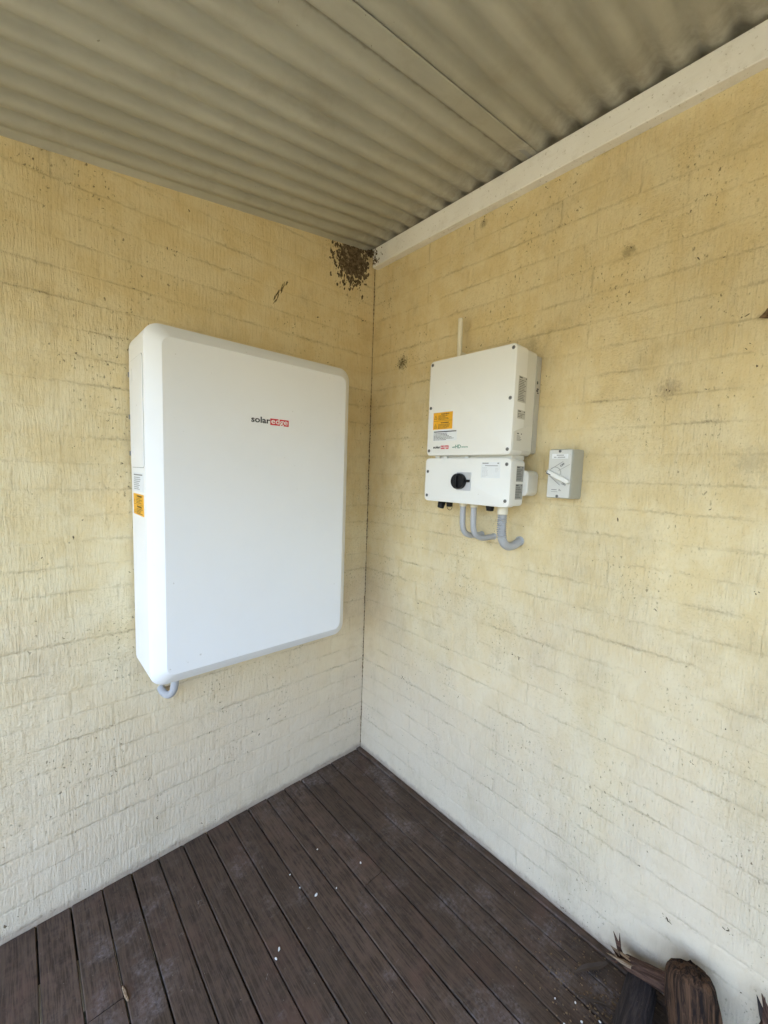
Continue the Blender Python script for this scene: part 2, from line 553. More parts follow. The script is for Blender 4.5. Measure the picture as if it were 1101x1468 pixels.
def smooth_path(pts, n=40):
    """Catmull-Rom through pts"""
    P = [Vector(p) for p in pts]
    P = [P[0] * 2 - P[1]] + P + [P[-1] * 2 - P[-2]]
    out = []
    segs = len(P) - 3
    for i in range(segs):
        a, b, c, d = P[i:i + 4]
        m = max(2, n // segs)
        for k in range(m + (1 if i == segs - 1 else 0)):
            t = k / m
            out.append(0.5 * ((2 * b) + (c - a) * t + (2 * a - 5 * b + 4 * c - d) * t * t + (3 * b - a - 3 * c + d) * t ** 3))
    return out


def tube(bm, path, radius, seg=16, cap=True):
    """radius: number or function of index fraction"""
    rings = []
    n = len(path)
    up = None
    for i, p in enumerate(path):
        d = (path[min(i + 1, n - 1)] - path[max(i - 1, 0)]).normalized()
        if up is None:
            up = d.orthogonal().normalized()
        up = (up - d * up.dot(d)).normalized()
        s = d.cross(up)
        r = radius(i / (n - 1)) if callable(radius) else radius
        rings.append([p + (up * math.cos(2 * math.pi * k / seg) + s * math.sin(2 * math.pi * k / seg)) * r for k in range(seg)])
    loft(bm, rings, cap, cap)
    return bm


def text_mesh(name, body, fr, a, b, size, mat, parent, width=None, bold=0.0, c=0.0004, ext=0.0002, shear=0.0):
    cu = bpy.data.curves.new(name, 'FONT')
    cu.body = body
    cu.size = size
    cu.offset = bold
    cu.extrude = ext
    cu.shear = shear
    cu.resolution_u = 3
    tmp = bpy.data.objects.new('tmp_text', cu)
    COL.objects.link(tmp)
    dg = bpy.context.evaluated_depsgraph_get()
    me = bpy.data.meshes.new_from_object(tmp.evaluated_get(dg))
    bpy.data.objects.remove(tmp)
    bpy.data.curves.remove(cu)
    xs = [v.co.x for v in me.vertices]
    x0, x1 = min(xs), max(xs)
    k = 1.0 if width is None else width / (x1 - x0)
    for v in me.vertices:
        v.co = fr.at(a + (v.co.x - x0) * k, b + v.co.y, c + v.co.z)
    me.name = name
    me.materials.clear()
    return link_mesh(name, me, mat, parent)


def dash_rows(fr, rows, c, bm=None):
    """printed lines too small to read: rows of (x0, x1, y, height)"""
    bm = bm or bmesh.new()
    for x0, x1, y, h in rows:
        v = [bm.verts.new(fr.at(a, b, c)) for a, b in ((x0, y), (x1, y), (x1, y + h), (x0, y + h))]
        bm.faces.new(v)
    return bm


def paragraph(rng, x0, x1, y0, y1, n, fill=0.9):
    rows = []
    dy = (y1 - y0) / n
    for i in range(n):
        y = y1 - (i + 0.75) * dy
        x = x0
        end = x0 + (x1 - x0) * rng.uniform(0.55, fill if i % 3 else 1.0)
        while x < end:
            w = rng.uniform(0.0025, 0.0085)
            rows.append((x, min(x + w, end), y, dy * 0.45))
            x += w + 0.0016
    return rows


UP = (0, 0, 1)
rng = random.Random(11)

# ------------------------------------------------------------------ ground outside
bm = bmesh.new()
s = 600.0
vs = [bm.verts.new(p) for p in ((-s, -s, -0.45), (s, -s, -0.45), (s, s, -0.45), (-s, s, -0.45))]
bm.faces.new(vs)
tag(build('ground', bm, M['ground'], None, 0), 'dry grass ground around the porch', None, None, 'structure')

# ------------------------------------------------------------------ brick walls
def brick_variant(seed):
    """one brick under thick paint: 10-point wobbly outline, shallow soft edge; local x along the wall, -y outward"""
    r = random.Random(seed)
    L, H = PITCH - 0.0006, COURSE - 0.0008
    base = [(-L / 2, -H / 2), (-L / 6, -H / 2), (L / 6, -H / 2), (L / 2, -H / 2), (L / 2, 0), (L / 2, H / 2), (L / 6, H / 2), (-L / 6, H / 2), (-L / 2, H / 2), (-L / 2, 0)]
    top, bot, end = r.uniform(0.0003, 0.0013), r.uniform(0.0003, 0.0013), r.uniform(0.0001, 0.0009)

    def ring(ix, iz, dep, j, edge=False):
        out = []
        for k, (x, z) in enumerate(base):
            d = dep
            if edge:                     # how far each edge falls back into its joint
                d += end if k in (4, 9) else bot if k < 4 else top
            out.append((x * (1 - 2 * ix / L) + r.uniform(-j, j), d, z * (1 - 2 * iz / H) + r.uniform(-j, j)))
        return out
    bm_ = bmesh.new()
    rings = [ring(0, 0, 0.004, 0.0003), ring(0.0002, 0.0002, -0.0010, 0.0007, True), ring(r.uniform(0.010, 0.020), r.uniform(0.006, 0.011), -0.0010, 0.0028)]
    vs_ = [[bm_.verts.new(p) for p in q] for q in rings]
    for p, q in zip(vs_, vs_[1:]):
        for i in range(10):
            j = (i + 1) % 10
            bm_.faces.new((p[i], p[j], q[j], q[i]))
    bm_.faces.new(vs_[2])
    bmesh.ops.recalc_face_normals(bm_, faces=bm_.faces[:])
    me = bpy.data.meshes.new('brick')
    bm_.to_mesh(me)
    bm_.free()
    me.materials.append(M['wall'])
    return me


BRICKS = [brick_variant(100 + k) for k in range(16)]


def wall(slabs, label, axis, phase, parity, umax, ztop, ulen, name='brick_wall'):
    bm = bmesh.new()
    for s_ in slabs:
        box_bm(bm, *s_)
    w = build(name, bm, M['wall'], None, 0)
    tag(w, label, 'wall', None, 'thing')
    rest = bmesh.new()
    r = random.Random(5 + axis)
    k = 0
    rot = Matrix.Identity(4) if axis == 0 else Matrix.Rotation(R(-90), 4, 'Z')
    while True:
        zc = Z0 + COURSE * (k + 0.5)
        if zc > ztop - COURSE * 0.45:
            break
        u = phase + (0 if (k % 2) == parity else -PITCH / 2) + PITCH
        while u > -ulen:
            u -= PITCH
            uc = u + PITCH / 2           # centre, measured as -distance from the corner
            a, b = max(uc - PITCH / 2, -ulen), min(uc + PITCH / 2, -0.002)
            if b - a < 0.03:
                continue
            cc = (a + b) / 2
            proud = abs(r.gauss(0, 0.00030))
            loc = Vector((cc, -proud, zc)) if axis == 0 else Vector((-proud, cc, zc))
            me = r.choice(BRICKS)
            tilt = Matrix.Rotation(r.gauss(0, 0.0016), 4, 'X') @ Matrix.Rotation(r.gauss(0, 0.0004), 4, 'Z')
            if cc > -umax:
                o = bpy.data.objects.new('brick', me)
                COL.objects.link(o)
                o.parent = w
                # a mirrored piece keeps positive scale: turn it half round instead
                rr = Matrix.Rotation(R(180), 4, 'Y') if r.random() < 0.5 else Matrix.Identity(4)
                o.matrix_local = Matrix.Translation(loc) @ rot @ rr @ tilt @ Matrix.Diagonal(((b - a) / PITCH, 1, 1, 1))
            else:
                tmp = me.copy()
                tmp.transform(Matrix.Translation(loc) @ rot @ tilt @ Matrix.Diagonal(((b - a) / PITCH, 1, 1, 1)))
                rest.from_mesh(tmp)
                bpy.data.meshes.remove(tmp)
        k += 1
    me = bpy.data.meshes.new('brickwork')
    rest.to_mesh(me)
    rest.free()
    o = link_mesh('brickwork', me, M['wall'], w)
    o['kind'] = 'stuff'
    return w


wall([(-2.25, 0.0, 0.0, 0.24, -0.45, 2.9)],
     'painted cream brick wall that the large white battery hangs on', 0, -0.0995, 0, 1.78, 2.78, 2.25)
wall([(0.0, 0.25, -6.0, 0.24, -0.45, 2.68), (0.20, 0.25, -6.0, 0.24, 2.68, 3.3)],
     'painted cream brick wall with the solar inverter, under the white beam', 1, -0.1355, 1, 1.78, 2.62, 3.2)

# ------------------------------------------------------------------ roof of corrugated sheets
roof = thing('porch_roof', 'olive grey corrugated steel roof over the porch corner', 'roof', (-1.5, -1.0, 2.5))
roof['kind'] = 'thing'
CP = 0.0776                      # corrugation pitch
SL = 0.14659


def roof_z(x):
    return 2.676 + SL * (x + 0.037)


def roof_sheet(y0, y1, dz, crest, first=False):
    bm = bmesh.new()
    n = int(round((y0 - y1) / (CP / 12)))
    xs = [0.19, 0.06, -0.02, -0.07, -0.14, -0.24, -0.42, -0.8, -1.2, -1.7, -2.2, -2.55]
    cols = []
    for i in range(n + 1):
        y = y0 + (y1 - y0) * i / n
        ph = 2 * math.pi * (y - crest) / CP
        h = 0.019 * (0.5 + 0.5 * math.cos(ph)) ** 1.5
        if first and y > -0.034:
            h = min(h, 0.006) - 0.016 * (y + 0.034) / 0.044      # turned down at the wall
        drop = 0.0
        if first and y < -0.812:
            k = min(1.0, (-0.812 - y) / 0.022)
            h = h * (1 - k) + 0.0035 * k                          # the edge of the sheet is a flat lap under its neighbour
            drop = 0.0010 * k
        row = []
        for j, x in enumerate(xs):
            w = noise.noise(Vector((x * 2.2, y * 7.0, dz * 900))) * 0.0014 + noise.noise(Vector((x * 7, y * 16.0, 3.1 + dz * 900))) * 0.0006
            dd = drop if x < -0.08 else 0.0
            row.append(bm.verts.new((x, y + noise.noise(Vector((x * 1.3, y * 3, 4.2))) * 0.002, roof_z(x) + h + dz + w - dd)))
        cols.append(row)
    for a, b in zip(cols, cols[1:]):
        for j in range(len(xs) - 1):
            bm.faces.new((a[j], b[j], b[j + 1], a[j + 1]))
    o = build('roof_sheet', bm, M['roof'], roof, 0)
    for p in o.data.polygons:
        p.use_smooth = True
    so = o.modifiers.new('thickness', 'SOLIDIFY')
    so.thickness = 0.0011
    so.offset = 1
    return o


CP = 0.0795
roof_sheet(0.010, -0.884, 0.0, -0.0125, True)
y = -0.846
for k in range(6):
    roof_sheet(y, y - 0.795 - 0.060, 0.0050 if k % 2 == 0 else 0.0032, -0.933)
    y -= 0.795
bm = bmesh.new()
loft(bm, [[Vector((x, yy, roof_z(x) + zz)) for yy, zz in ((-0.864, 0.0036), (-0.849, 0.0036), (-0.849, 0.0165), (-0.864, 0.0125))] for x in (0.05, -2.55)])
build('lap_light_block', bm, M['seam'], roof, 0)  # added strip that keeps daylight from leaking through the sheet lap


# ------------------------------------------------------------------ beam under the roof
BZ, BT, BH = 2.58628, 0.03715, 0.08823
bm = bmesh.new()
prof = [(-BT + 0.002, BZ), (-BT, BZ + 0.002), (-BT, BZ + BH - 0.003), (-BT + 0.003, BZ + BH), (-0.001, BZ + BH), (-0.001, BZ)]
ys = [-0.022, -0.027] + [-0.3 * k for k in range(1, 20)] + [-5.95]
loft(bm, [[Vector((x + (0.002 if i == 0 and x < -0.02 else 0), yy, z)) for x, z in prof] for i, yy in enumerate(ys)])
tag(build('timber_beam', bm, M['timber'], None, 30), 'white painted timber beam fixed along the top of the inverter wall', 'beam', None, 'thing')

# ------------------------------------------------------------------ deck
deck = thing('deck', 'dark weathered timber deck boards running out from the battery wall', 'deck', (-1.5, -1.5, 0.0))
deck['kind'] = 'structure'
BP, BW = 0.0925, 0.0880


def board_mesh(width, length, seed):
    r = random.Random(seed)
    bm_ = bmesh.new()
    h = 0.022
    hw = width / 2
    prof_ = [(-hw, -h), (-hw, -0.0022), (-hw + 0.0022, 0), (hw - 0.0022, 0), (hw, -0.0022), (hw, -h)]
    n = 6
    rings = []
    for i in range(n + 1):
        yy = -length * i / n
        wv, hv = r.uniform(-0.0008, 0.0008), r.uniform(-0.0006, 0.0006)
        rings.append([Vector((a + wv, yy, b + hv)) for a, b in prof_])
    loft(bm_, rings)
    bmesh.ops.recalc_face_normals(bm_, faces=bm_.faces[:])
    me = bpy.data.meshes.new('deck_board')
    bm_.to_mesh(me)
    bm_.free()
    me.materials.append(M['deck'])
    return me


def put_board(me, x, y0, rz=0.0, dz=0.0, name='deck_board'):
    o = bpy.data.objects.new(name, me)
    COL.objects.link(o)
    o.parent = deck
    o.location = Vector((x, y0, dz)) - Vector(deck.location)
    o.rotation_euler = (0, 0, rz)
    return o


long_boards = [board_mesh(BW, 3.4, k) for k in range(5)]
short_a, short_b = board_mesh(BW, 0.62, 31), board_mesh(BW, 2.78, 32)
short_c, short_d = board_mesh(BW, 0.405, 33), board_mesh(BW, 2.99, 34)
r2 = random.Random(3)
for k in range(23):
    x = -0.116 + 0.0015 - BP * k - BP / 2
    y0 = -0.0015 - abs(r2.gauss(0, 0.0015))
    dz = r2.uniform(-0.0012, 0.0008)
    if k == 3:
        put_board(short_a, x, y0, 0, dz)
        put_board(short_b, x, y0 - 0.6225, 0.0004, dz + 0.0008)
    elif k == 12:
        put_board(short_c, x, y0, 0, dz)
        put_board(short_d, x, y0 - 0.4075, -0.0004, dz - 0.0006)
    else:
        put_board(long_boards[k % 5], x, y0, r2.gauss(0, 0.0004), dz)
put_board(board_mesh(0.0795, 3.4, 41), -0.0742, -0.003, 0.0005, -0.0005)
put_board(board_mesh(0.0275, 3.4, 42), -0.0165, -0.002, 0.0, 0.005, 'edge_strip')
bm = bmesh.new()
for yy in (-0.06, -0.5, -0.95, -1.4, -1.85, -2.3, -2.75, -3.2):
    box_bm(bm, -2.2, -0.005, yy - 0.022, yy + 0.022, -0.14, -0.024)
j = build('joists', bm, M['joist'], deck, 0)
j['kind'] = 'stuff'

# ------------------------------------------------------------------ unseen timber screen, added behind the camera to cut light from that end
scr = thing('light_screen', 'brown upright board screen added out of view to hold back light', 'screen', (-1.5, -4.3, 0.0))
for k in range(16):
    bm = bmesh.new()
    x = -2.28 + k * 0.1415
    box_bm(bm, x, x + 0.135, -4.322 + (k % 2) * 0.004, -4.300 + (k % 2) * 0.004, 0.0, 1.45)
    build('light_screen_board', bm, M['screen'], scr, 0)
for z in (0.25, 1.2):
    bm = bmesh.new()
    box_bm(bm, -2.28, 0.0, -4.37, -4.326, z, z + 0.07)
    build('light_screen_rail', bm, M['screen'], scr, 0)

# ------------------------------------------------------------------ home battery
XL, ZB, BWD, BHT, D1, D2 = -1.10156, 0.82267, 0.790, 1.179, 0.21667, 0.25093
bat = thing('home_battery', 'large white wall battery cabinet with sloped front edges and red logo', 'battery', (XL + BWD / 2, 0, ZB))
F = Frame((XL + BWD / 2, 0, ZB + BHT / 2), (1, 0, 0), UP)        # faces -y
CH = 0.0430
bm = block(F, BWD, BHT, 0.050, [
    (0.0125, 0.004, 0.046), (0.0145, 0.0, 0.050), (D1 - 0.004, 0.0, 0.050), (D1, 0.0012, 0.049), (D1 + 0.003, 0.0042, 0.047),
    (D2 - 0.0006, CH - 0.0007, 0.030), (D2, CH + 0.0006, 0.0295)], 10)
build('cabinet', bm, M['battery'], bat, 15)
build('mounting_plate', plate(F, 0, 0, BWD - 0.06, BHT - 0.10, 0.014, 0.01), M['clip'], bat)
for zc in (1.868, 1.725, 1.600):
    bm = bmesh.new()
    box_bm(bm, XL - 0.0028, XL + 0.06, -0.0145, -0.001, zc - 0.008, zc + 0.008)
    build('bracket_clip', bm, M['clip'], bat, 0)
FS = Frame((XL, 0, 0), (0, -1, 0), UP)                             # left side, faces -x; u = -y
cy, cz, pw, ph = 0.114, 1.729, 0.180, 0.352
seam = build('flap_seam', plate(FS, cy, cz, pw + 0.0036, ph + 0.0036, 0.0007, 0.017, 0.0002, 6), M['seam'], bat)
flap = build('side_flap', plate(FS, cy, cz, pw, ph, 0.0026, 0.015, 0.0010, 6), M['battery_side'], bat)
for zc in (1.858, 1.601):
    la = build('latch', plate(FS, 0.052, zc, 0.034, 0.040, 0.0012, 0.004, 0.0004, 3, 0.0026), M['battery_side'], flap)
st = build('notice_sticker', plate(FS, 0.115, 1.5035, 0.140, 0.063, 0.0007, 0.001, 0.0002, 2), M['paper'], bat)
rows = [(0.052, 0.176, 1.5255, 0.0042)] + [(0.055 + a, 0.055 + b, y_, h_) for a, b, y_, h_ in paragraph(rng, 0, 0.118, 1.477, 1.522, 7)]
o = build('print', dash_rows(FS, rows, 0.0009), M['greyink'], st, 0)
st = build('warning_sticker', plate(FS, 0.113, 1.428, 0.146, 0.071, 0.0007, 0.001, 0.0002, 2), M['yellow'], bat)
rows = [(0.044, 0.181, 1.4275, 0.0010)]
for y0_ in (1.431, 1.396):
    rows += [(0.082 + a, 0.082 + b, y_, h_) for a, b, y_, h_ in paragraph(rng, 0, 0.09, y0_, y0_ + 0.020, 4)]
    rows += [(0.05, 0.066, y0_ + 0.004, 0.0016), (0.0535, 0.0625, y0_ + 0.010, 0.0016), (0.057, 0.059, y0_ + 0.004, 0.014)]
o = build('print', dash_rows(FS, rows, 0.0009), M['ink'], st, 0)
for y0_ in (1.4535, 1.4185):
    text_mesh('lettering', 'WARNING', FS, 0.090, y0_ - 0.0005, 0.0085, M['ink'], st, 0.07, 0.0002, 0.001, 0.0001)
FF = Frame((0, -D2, 0), (1, 0, 0), UP)
text_mesh('logo_word', 'solar', FF, -0.772, 1.7295, 0.0300, M['ink'], bat, 0.0735, 0.0007)
lb = build('logo_box', plate(FF, -0.6602, 1.7370, 0.0760, 0.0238, 0.0006, 0.0006, 0.0002, 1), M['red'], bat)
text_mesh('logo_word', 'edge', FF, -0.6945, 1.7305, 0.0290, M['whiteink'], lb, 0.068, 0.0003, 0.0009)

# conduit below the battery
cd = thing('conduit', 'short grey conduit curling from the underside of the battery into the wall', 'conduit', (-0.99, 0, 0.73))
bm = bmesh.new()
tube(bm, smooth_path([(-0.996, -0.105, 0.826), (-0.996, -0.105, 0.772), (-0.999, -0.092, 0.728), (-1.007, -0.060, 0.700), (-1.016, -0.025, 0.698), (-1.019, 0.004, 0.706)], 40), 0.0135)
build('pipe', bm, M['conduit'], cd)
bm = bmesh.new()
cyl(bm, (-0.996, -0.105, 0.8225), (-0.996, -0.105, 0.79), [(0, 0.0165), (0.024, 0.0165), (0.026, 0.013)])
build('coupling', bm, M['conduit'], cd)

# ------------------------------------------------------------------ inverter
def screw(fr, a, b, c, parent, r=0.0062):
    bm = bmesh.new()
    p = fr.at(a, b, c - 0.0005)
    cyl(bm, p, p + fr.n, [(0, r), (0.0012, r), (0.0018, r * 0.82)], 16)
    s_ = build('screw', bm, M['screw'], parent)
    bm = bmesh.new()
    ang = rng.uniform(0, 3.14)
    for da in (0, math.pi / 2):
        ca, sa = math.cos(ang + da), math.sin(ang + da)
        q = [fr.at(a + x * ca - z_ * sa, b + x * sa + z_ * ca, c + 0.0015) for x, z_ in ((-r * .6, -.0006), (r * .6, -.0006), (r * .6, .0006), (-r * .6, .0006))]
        bm.faces.new([bm.verts.new(v) for v in q])
    build('slot', bm, M['slot'], s_, 0)


inv = thing('solar_inverter', 'white solar inverter with yellow warning sticker and rounded corners', 'inverter', (0, -0.752, 1.637))
iy0, iy1, iz0, iz1 = 0.5615, 0.9375, 1.638, 2.0045
FI = Frame((0, -(iy0 + iy1) / 2, (iz0 + iz1) / 2), (0, -1, 0), UP)         # faces -x
FX = -0.1735
iw, ih = iy1 - iy0, iz1 - iz0
bm = block(FI, iw, ih, 0.016, [(0.100, 0.0018, None), (0.101, 0.0, None), (0.1690, 0.0, None), (0.1722, 0.0012, None), (0.1735, 0.0042, None)], 6)
build('cover', bm, M['inv'], inv, 40)
bm = block(FI, iw - 0.004, ih - 0.004, 0.015, [(0.034, 0.002, None), (0.036, 0, None), (0.100, 0.0, None)], 6)
build('body', bm, M['inv_body'], inv, 40)
bm = block(FI, iw - 0.004, ih - 0.022, 0.010, [(0.003, 0.002, None), (0.004, 0, None), (0.034, 0.0, None)], 4, None, 0.002, 0.0)
hs = build('heat_sink', bm, M['sink'], inv, 40)
for k in range(9):
    bm = bmesh.new()
    yy = -(iy0 + 0.03 + k * (iw - 0.06) / 8)
    box_bm(bm, -0.0325, -0.006, yy - 0.0018, yy + 0.0018, iz0 + 0.002, iz0 + 0.0105)
    build('fin', bm, M['sink'], hs, 0)
FIS = Frame((0, -iy1, 0), (1, 0, 0), UP)                                  # right side of the inverter, faces -y
bm = bmesh.new()
poly = [(-0.1655, 1.655), (-0.1655, 1.716), (-0.066, 1.7465), (-0.040, 1.7465), (-0.040, 1.655)]
loft(bm, [[FIS.at(a, b, -0.004) for a, b in poly], [FIS.at(a, b, 0.0004) for a, b in poly], [FIS.at(a + (0.0008 if a < -0.1 else -0.0008), b + (0.0008 if b < 1.7 else -0.0008), 0.0012) for a, b in poly]])
build('side_step', bm, M['inv_body'], inv, 30)
FIF = Frame((FX, 0, 0), (0, -1, 0), UP)                                   # u = -y
for a, b in ((0.574, 1.990), (0.924, 1.990), (0.574, 1.824), (0.923, 1.827), (0.574, 1.657), (0.924, 1.657)):
    screw(FIF, a, b, 0.0, inv)
st = build('warning_sticker', plate(FIF, 0.6375, 1.7715, 0.095, 0.065, 0.0006, 0.001, 0.0002, 2), M['yellow'], inv)
rows = [(0.592, 0.683, 1.7712, 0.0009)]
for y0_ in (1.775, 1.7415):
    rows += [(0.616 + a, 0.616 + b, y_, h_) for a, b, y_, h_ in paragraph(rng, 0, 0.062, y0_, y0_ + 0.018, 4)]
    for q in range(5):
        hw = 0.0075 * (1 - q / 5)
        rows += [(0.6025 - hw, 0.6025 - hw + 0.0014, y0_ + 0.004 + q * 0.0028, 0.0028), (0.6025 + hw - 0.0014, 0.6025 + hw, y0_ + 0.004 + q * 0.0028, 0.0028)]
    rows += [(0.595, 0.610, y0_ + 0.003, 0.0013), (0.602, 0.6033, y0_ + 0.006, 0.006)]
build('print', dash_rows(FIF, rows, 0.0008), M['ink'], st, 0)
for y0_ in (1.7945, 1.7615):
    text_mesh('lettering', 'WARNING', FIF, 0.628, y0_, 0.0072, M['ink'], st, 0.040, 0.0002, 0.0009, 0.0001)
st = build('notice_sticker', plate(FIF, 0.6505, 1.7150, 0.117, 0.0415, 0.0006, 0.001, 0.0002, 2), M['paper'], inv)
rows = [(0.596, 0.706, 1.7278, 0.0038)] + [(0.596 + a, 0.596 + b, y_, h_) for a, b, y_, h_ in paragraph(rng, 0, 0.110, 1.6965, 1.7255, 6)]
build('print', dash_rows(FIF, rows, 0.0008), M['ink'], st, 0)
text_mesh('logo_word', 'solar', FIF, 0.5955, 1.6660, 0.0135, M['ink'], inv, 0.0375, 0.0005)
lb = build('logo_box', plate(FIF, 0.6530, 1.6695, 0.0385, 0.0135, 0.0005, 0.0004, 0.0001, 1), M['red'], inv)
text_mesh('logo_word', 'edge', FIF, 0.6355, 1.6662, 0.0135, M['whiteink'], lb, 0.0345, 0.0001, 0.0008)
text_mesh('logo_word', 'with', FIF, 0.6890, 1.6665, 0.0080, M['green'], inv, 0.014, 0.0001)
text_mesh('logo_word', 'HD', FIF, 0.7050, 1.6645, 0.0190, M['green'], inv, 0.025, 0.0002)
text_mesh('logo_word', 'wave', FIF, 0.7320, 1.6665, 0.0085, M['green'], inv, 0.030, 0.0001)


def side_sticker(fr, x0, x1, z0, z1, mat, nrows, parent, head=True, bold=0):
    s_ = build('data_sticker', plate(fr, (x0 + x1) / 2, (z0 + z1) / 2, x1 - x0, z1 - z0, 0.0006, 0.001, 0.0002, 2), mat, parent)
    rows_ = []
    if head:
        rows_.append((x0 + 0.004, x0 + (x1 - x0) * 0.42, z1 - 0.0065, 0.0040))
        rows_.append((x1 - 0.010, x1 - 0.004, z1 - 0.0065, 0.0040))
    rows_ += [(x0 + 0.004 + a, x0 + 0.004 + b, y_, h_) for a, b, y_, h_ in paragraph(rng, 0, (x1 - x0) - 0.008, z0 + 0.004, z1 - 0.010, nrows)]
    build('print', dash_rows(fr, rows_, 0.0008), M['softink'], s_, 0)
    return s_


side_sticker(FIS, -0.152, -0.097, 1.817, 1.902, M['foil2'], 13, inv)
side_sticker(FIS, -0.147, -0.096, 1.762, 1.791, M['foil2'], 3, inv)
side_sticker(Frame((0, -iy1 - 0.0012, 0), (1, 0, 0), UP), -0.148, -0.108, 1.683, 1.716, M['inv_body'], 5, inv)
bm = bmesh.new()
FHS = Frame((0, -iy1 - 0.0002, 0), (1, 0, 0), UP)
build('print', dash_rows(FHS, [(-0.029, -0.020, 1.894, 0.010), (-0.030, -0.017, 1.868, 0.006), (-0.028, -0.014, 1.875, 0.005), (-0.024, -0.013, 1.862, 0.004)], 0.0006), M['ink'], hs, 0)

# ------------------------------------------------------------------ connection box below the inverter
swb = thing('switch_box', 'white connection box with black rotary switch hung below the inverter', 'switch box', (0, -0.755, 1.46))
sy0, sy1, sz0, sz1 = 0.5610, 0.9440, 1.4585, 1.6275
FW = Frame((0, -(sy0 + sy1) / 2, (sz0 + sz1) / 2), (0, -1, 0), UP)
sw_, sh_ = sy1 - sy0, sz1 - sz0
bm = block(FW, sw_, sh_, 0.016, [(0.138, 0.0012, None), (0.139, 0.0, None), (0.1713, 0.0, None), (0.1745, 0.0012, None), (0.1758, 0.0042, None)], 6)
build('cover', bm, M['inv'], swb, 40)
bm = block(FW, sw_ - 0.006, sh_ - 0.006, 0.014, [(0.080, 0.004, None), (0.083, 0, None), (0.138, 0.0, None)], 6)
build('body', bm, M['inv'], swb, 40)
bm = block(FW, sw_ - 0.05, 0.092, 0.020, [(0.002, 0.004, None), (0.006, 0, None), (0.076, 0.0, None), (0.080, 0.004, None)], 6, None, 0.036, 0.0)
build('rear_housing', bm, M['inv'], swb, 40)
bm = bmesh.new()
box_bm(bm, -0.140, -0.060, -0.925, -0.580, 1.6245, 1.6395)
build('link_bracket', bm, M['inv_body'], swb, 0)
for yy in (-0.602, -0.640, -0.742):
    bm = bmesh.new()
    box_bm(bm, -0.150, -0.141, yy - 0.008, yy + 0.008, 1.628, 1.637)
    build('bracket_tab', bm, M['inv'], swb, 0)
FWF = Frame((-0.1758, 0, 0), (0, -1, 0), UP)
for a, b in ((0.575, 1.575), (0.927, 1.606), (0.575, 1.480), (0.929, 1.481)):
    screw(FWF, a, b, 0.0, swb)
build('switch_plate', plate(FWF, 0.7530, 1.5415, 0.064, 0.0675, 0.0030, 0.002, 0.0006, 2), M['plate'], swb)
kp = FWF.at(0.7380, 1.5415, 0.0)
bm = cyl(bmesh.new(), kp, kp + FWF.n, [(0.002, 0.0290), (0.012, 0.0300), (0.022, 0.0285), (0.0245, 0.0260)], 40)
kn = build('rotary_knob', bm, M['black'], swb, 30)
bm = bmesh.new()
FK = Frame(kp + FWF.n * 0.0245, (0, -1, 0), UP)
block(FK, 0.0125, 0.049, 0.004, [(-0.001, 0, None), (0.0100, 0.0006, None), (0.0115, 0.002, None)], 4, bm)
build('grip', bm, M['black'], kn, 30)
bm = bmesh.new()
block(FWF, 0.016, 0.010, 0.002, [(0.002, 0, None), (0.012, 0.0004, None)], 2, bm, 0.7745, 1.5440)
build('pointer', bm, M['black'], kn, 30)
st = build('data_sticker', plate(FWF, 0.865, 1.5855, 0.076, 0.0555, 0.0005, 0.001, 0.0002, 2), M['paper'], swb)
rows = [(0.831, 0.856, 1.6075, 0.0030), (0.891, 0.898, 1.6075, 0.0035), (0.842, 0.894, 1.5995, 0.0020)]
rows2 = [(0.831 + a, 0.831 + b, y_, h_ * 0.6) for a, b, y_, h_ in paragraph(rng, 0, 0.030, 1.560, 1.596, 8)] + [(0.884 + a, 0.884 + b, y_, h_ * .6) for a, b, y_, h_ in paragraph(rng, 0, 0.014, 1.578, 1.594, 4)]
build('print', dash_rows(FWF, rows, 0.0007), M['greyink'], st, 0)
build('print', dash_rows(FWF, rows2, 0.0007), M['plate'], st, 0)
FWS = Frame((0, -sy1 + 0.003, 0), (1, 0, 0), UP)
side_sticker(FWS, -0.1365, -0.0870, 1.5485, 1.6020, M['foil'], 7, swb)
side_sticker(FWS, -0.1365, -0.0870, 1.4865, 1.5400, M['foil'], 7, swb)


def gland(x, y_, z1, r, ln, tilt=(0, 0, -1)):
    bm_ = bmesh.new()
    p = Vector((x, y_, z1))
    d = Vector(tilt).normalized()
    cyl(bm_, p, p + d, [(-0.004, r * 0.8), (0.004, r * 0.8), (0.0045, r), (ln * 0.55, r), (ln * 0.6, r * 0.92), (ln * 0.92, r * 0.86), (ln, r * 0.6)], 12)
    return build('cable_gland', bm_, M['black'], swb, 30)


gland(-0.105, -0.600, sz0 + 0.001, 0.0155, 0.034, (-0.25, 0.10, -1))
gland(-0.110, -0.640, sz0 + 0.001, 0.0135, 0.024)
gland(-0.110, -0.830, sz0 + 0.001, 0.0155, 0.024)
bm = bmesh.new()
tube(bm, smooth_path([(-0.110, -0.634, 1.452), (-0.112, -0.630, 1.435), (-0.112, -0.640, 1.4235), (-0.112, -0.652, 1.4265), (-0.112, -0.657, 1.442), (-0.112, -0.655, 1.459)], 30), 0.0010, 6)
build('wire_loop', bm, M['black'], swb)

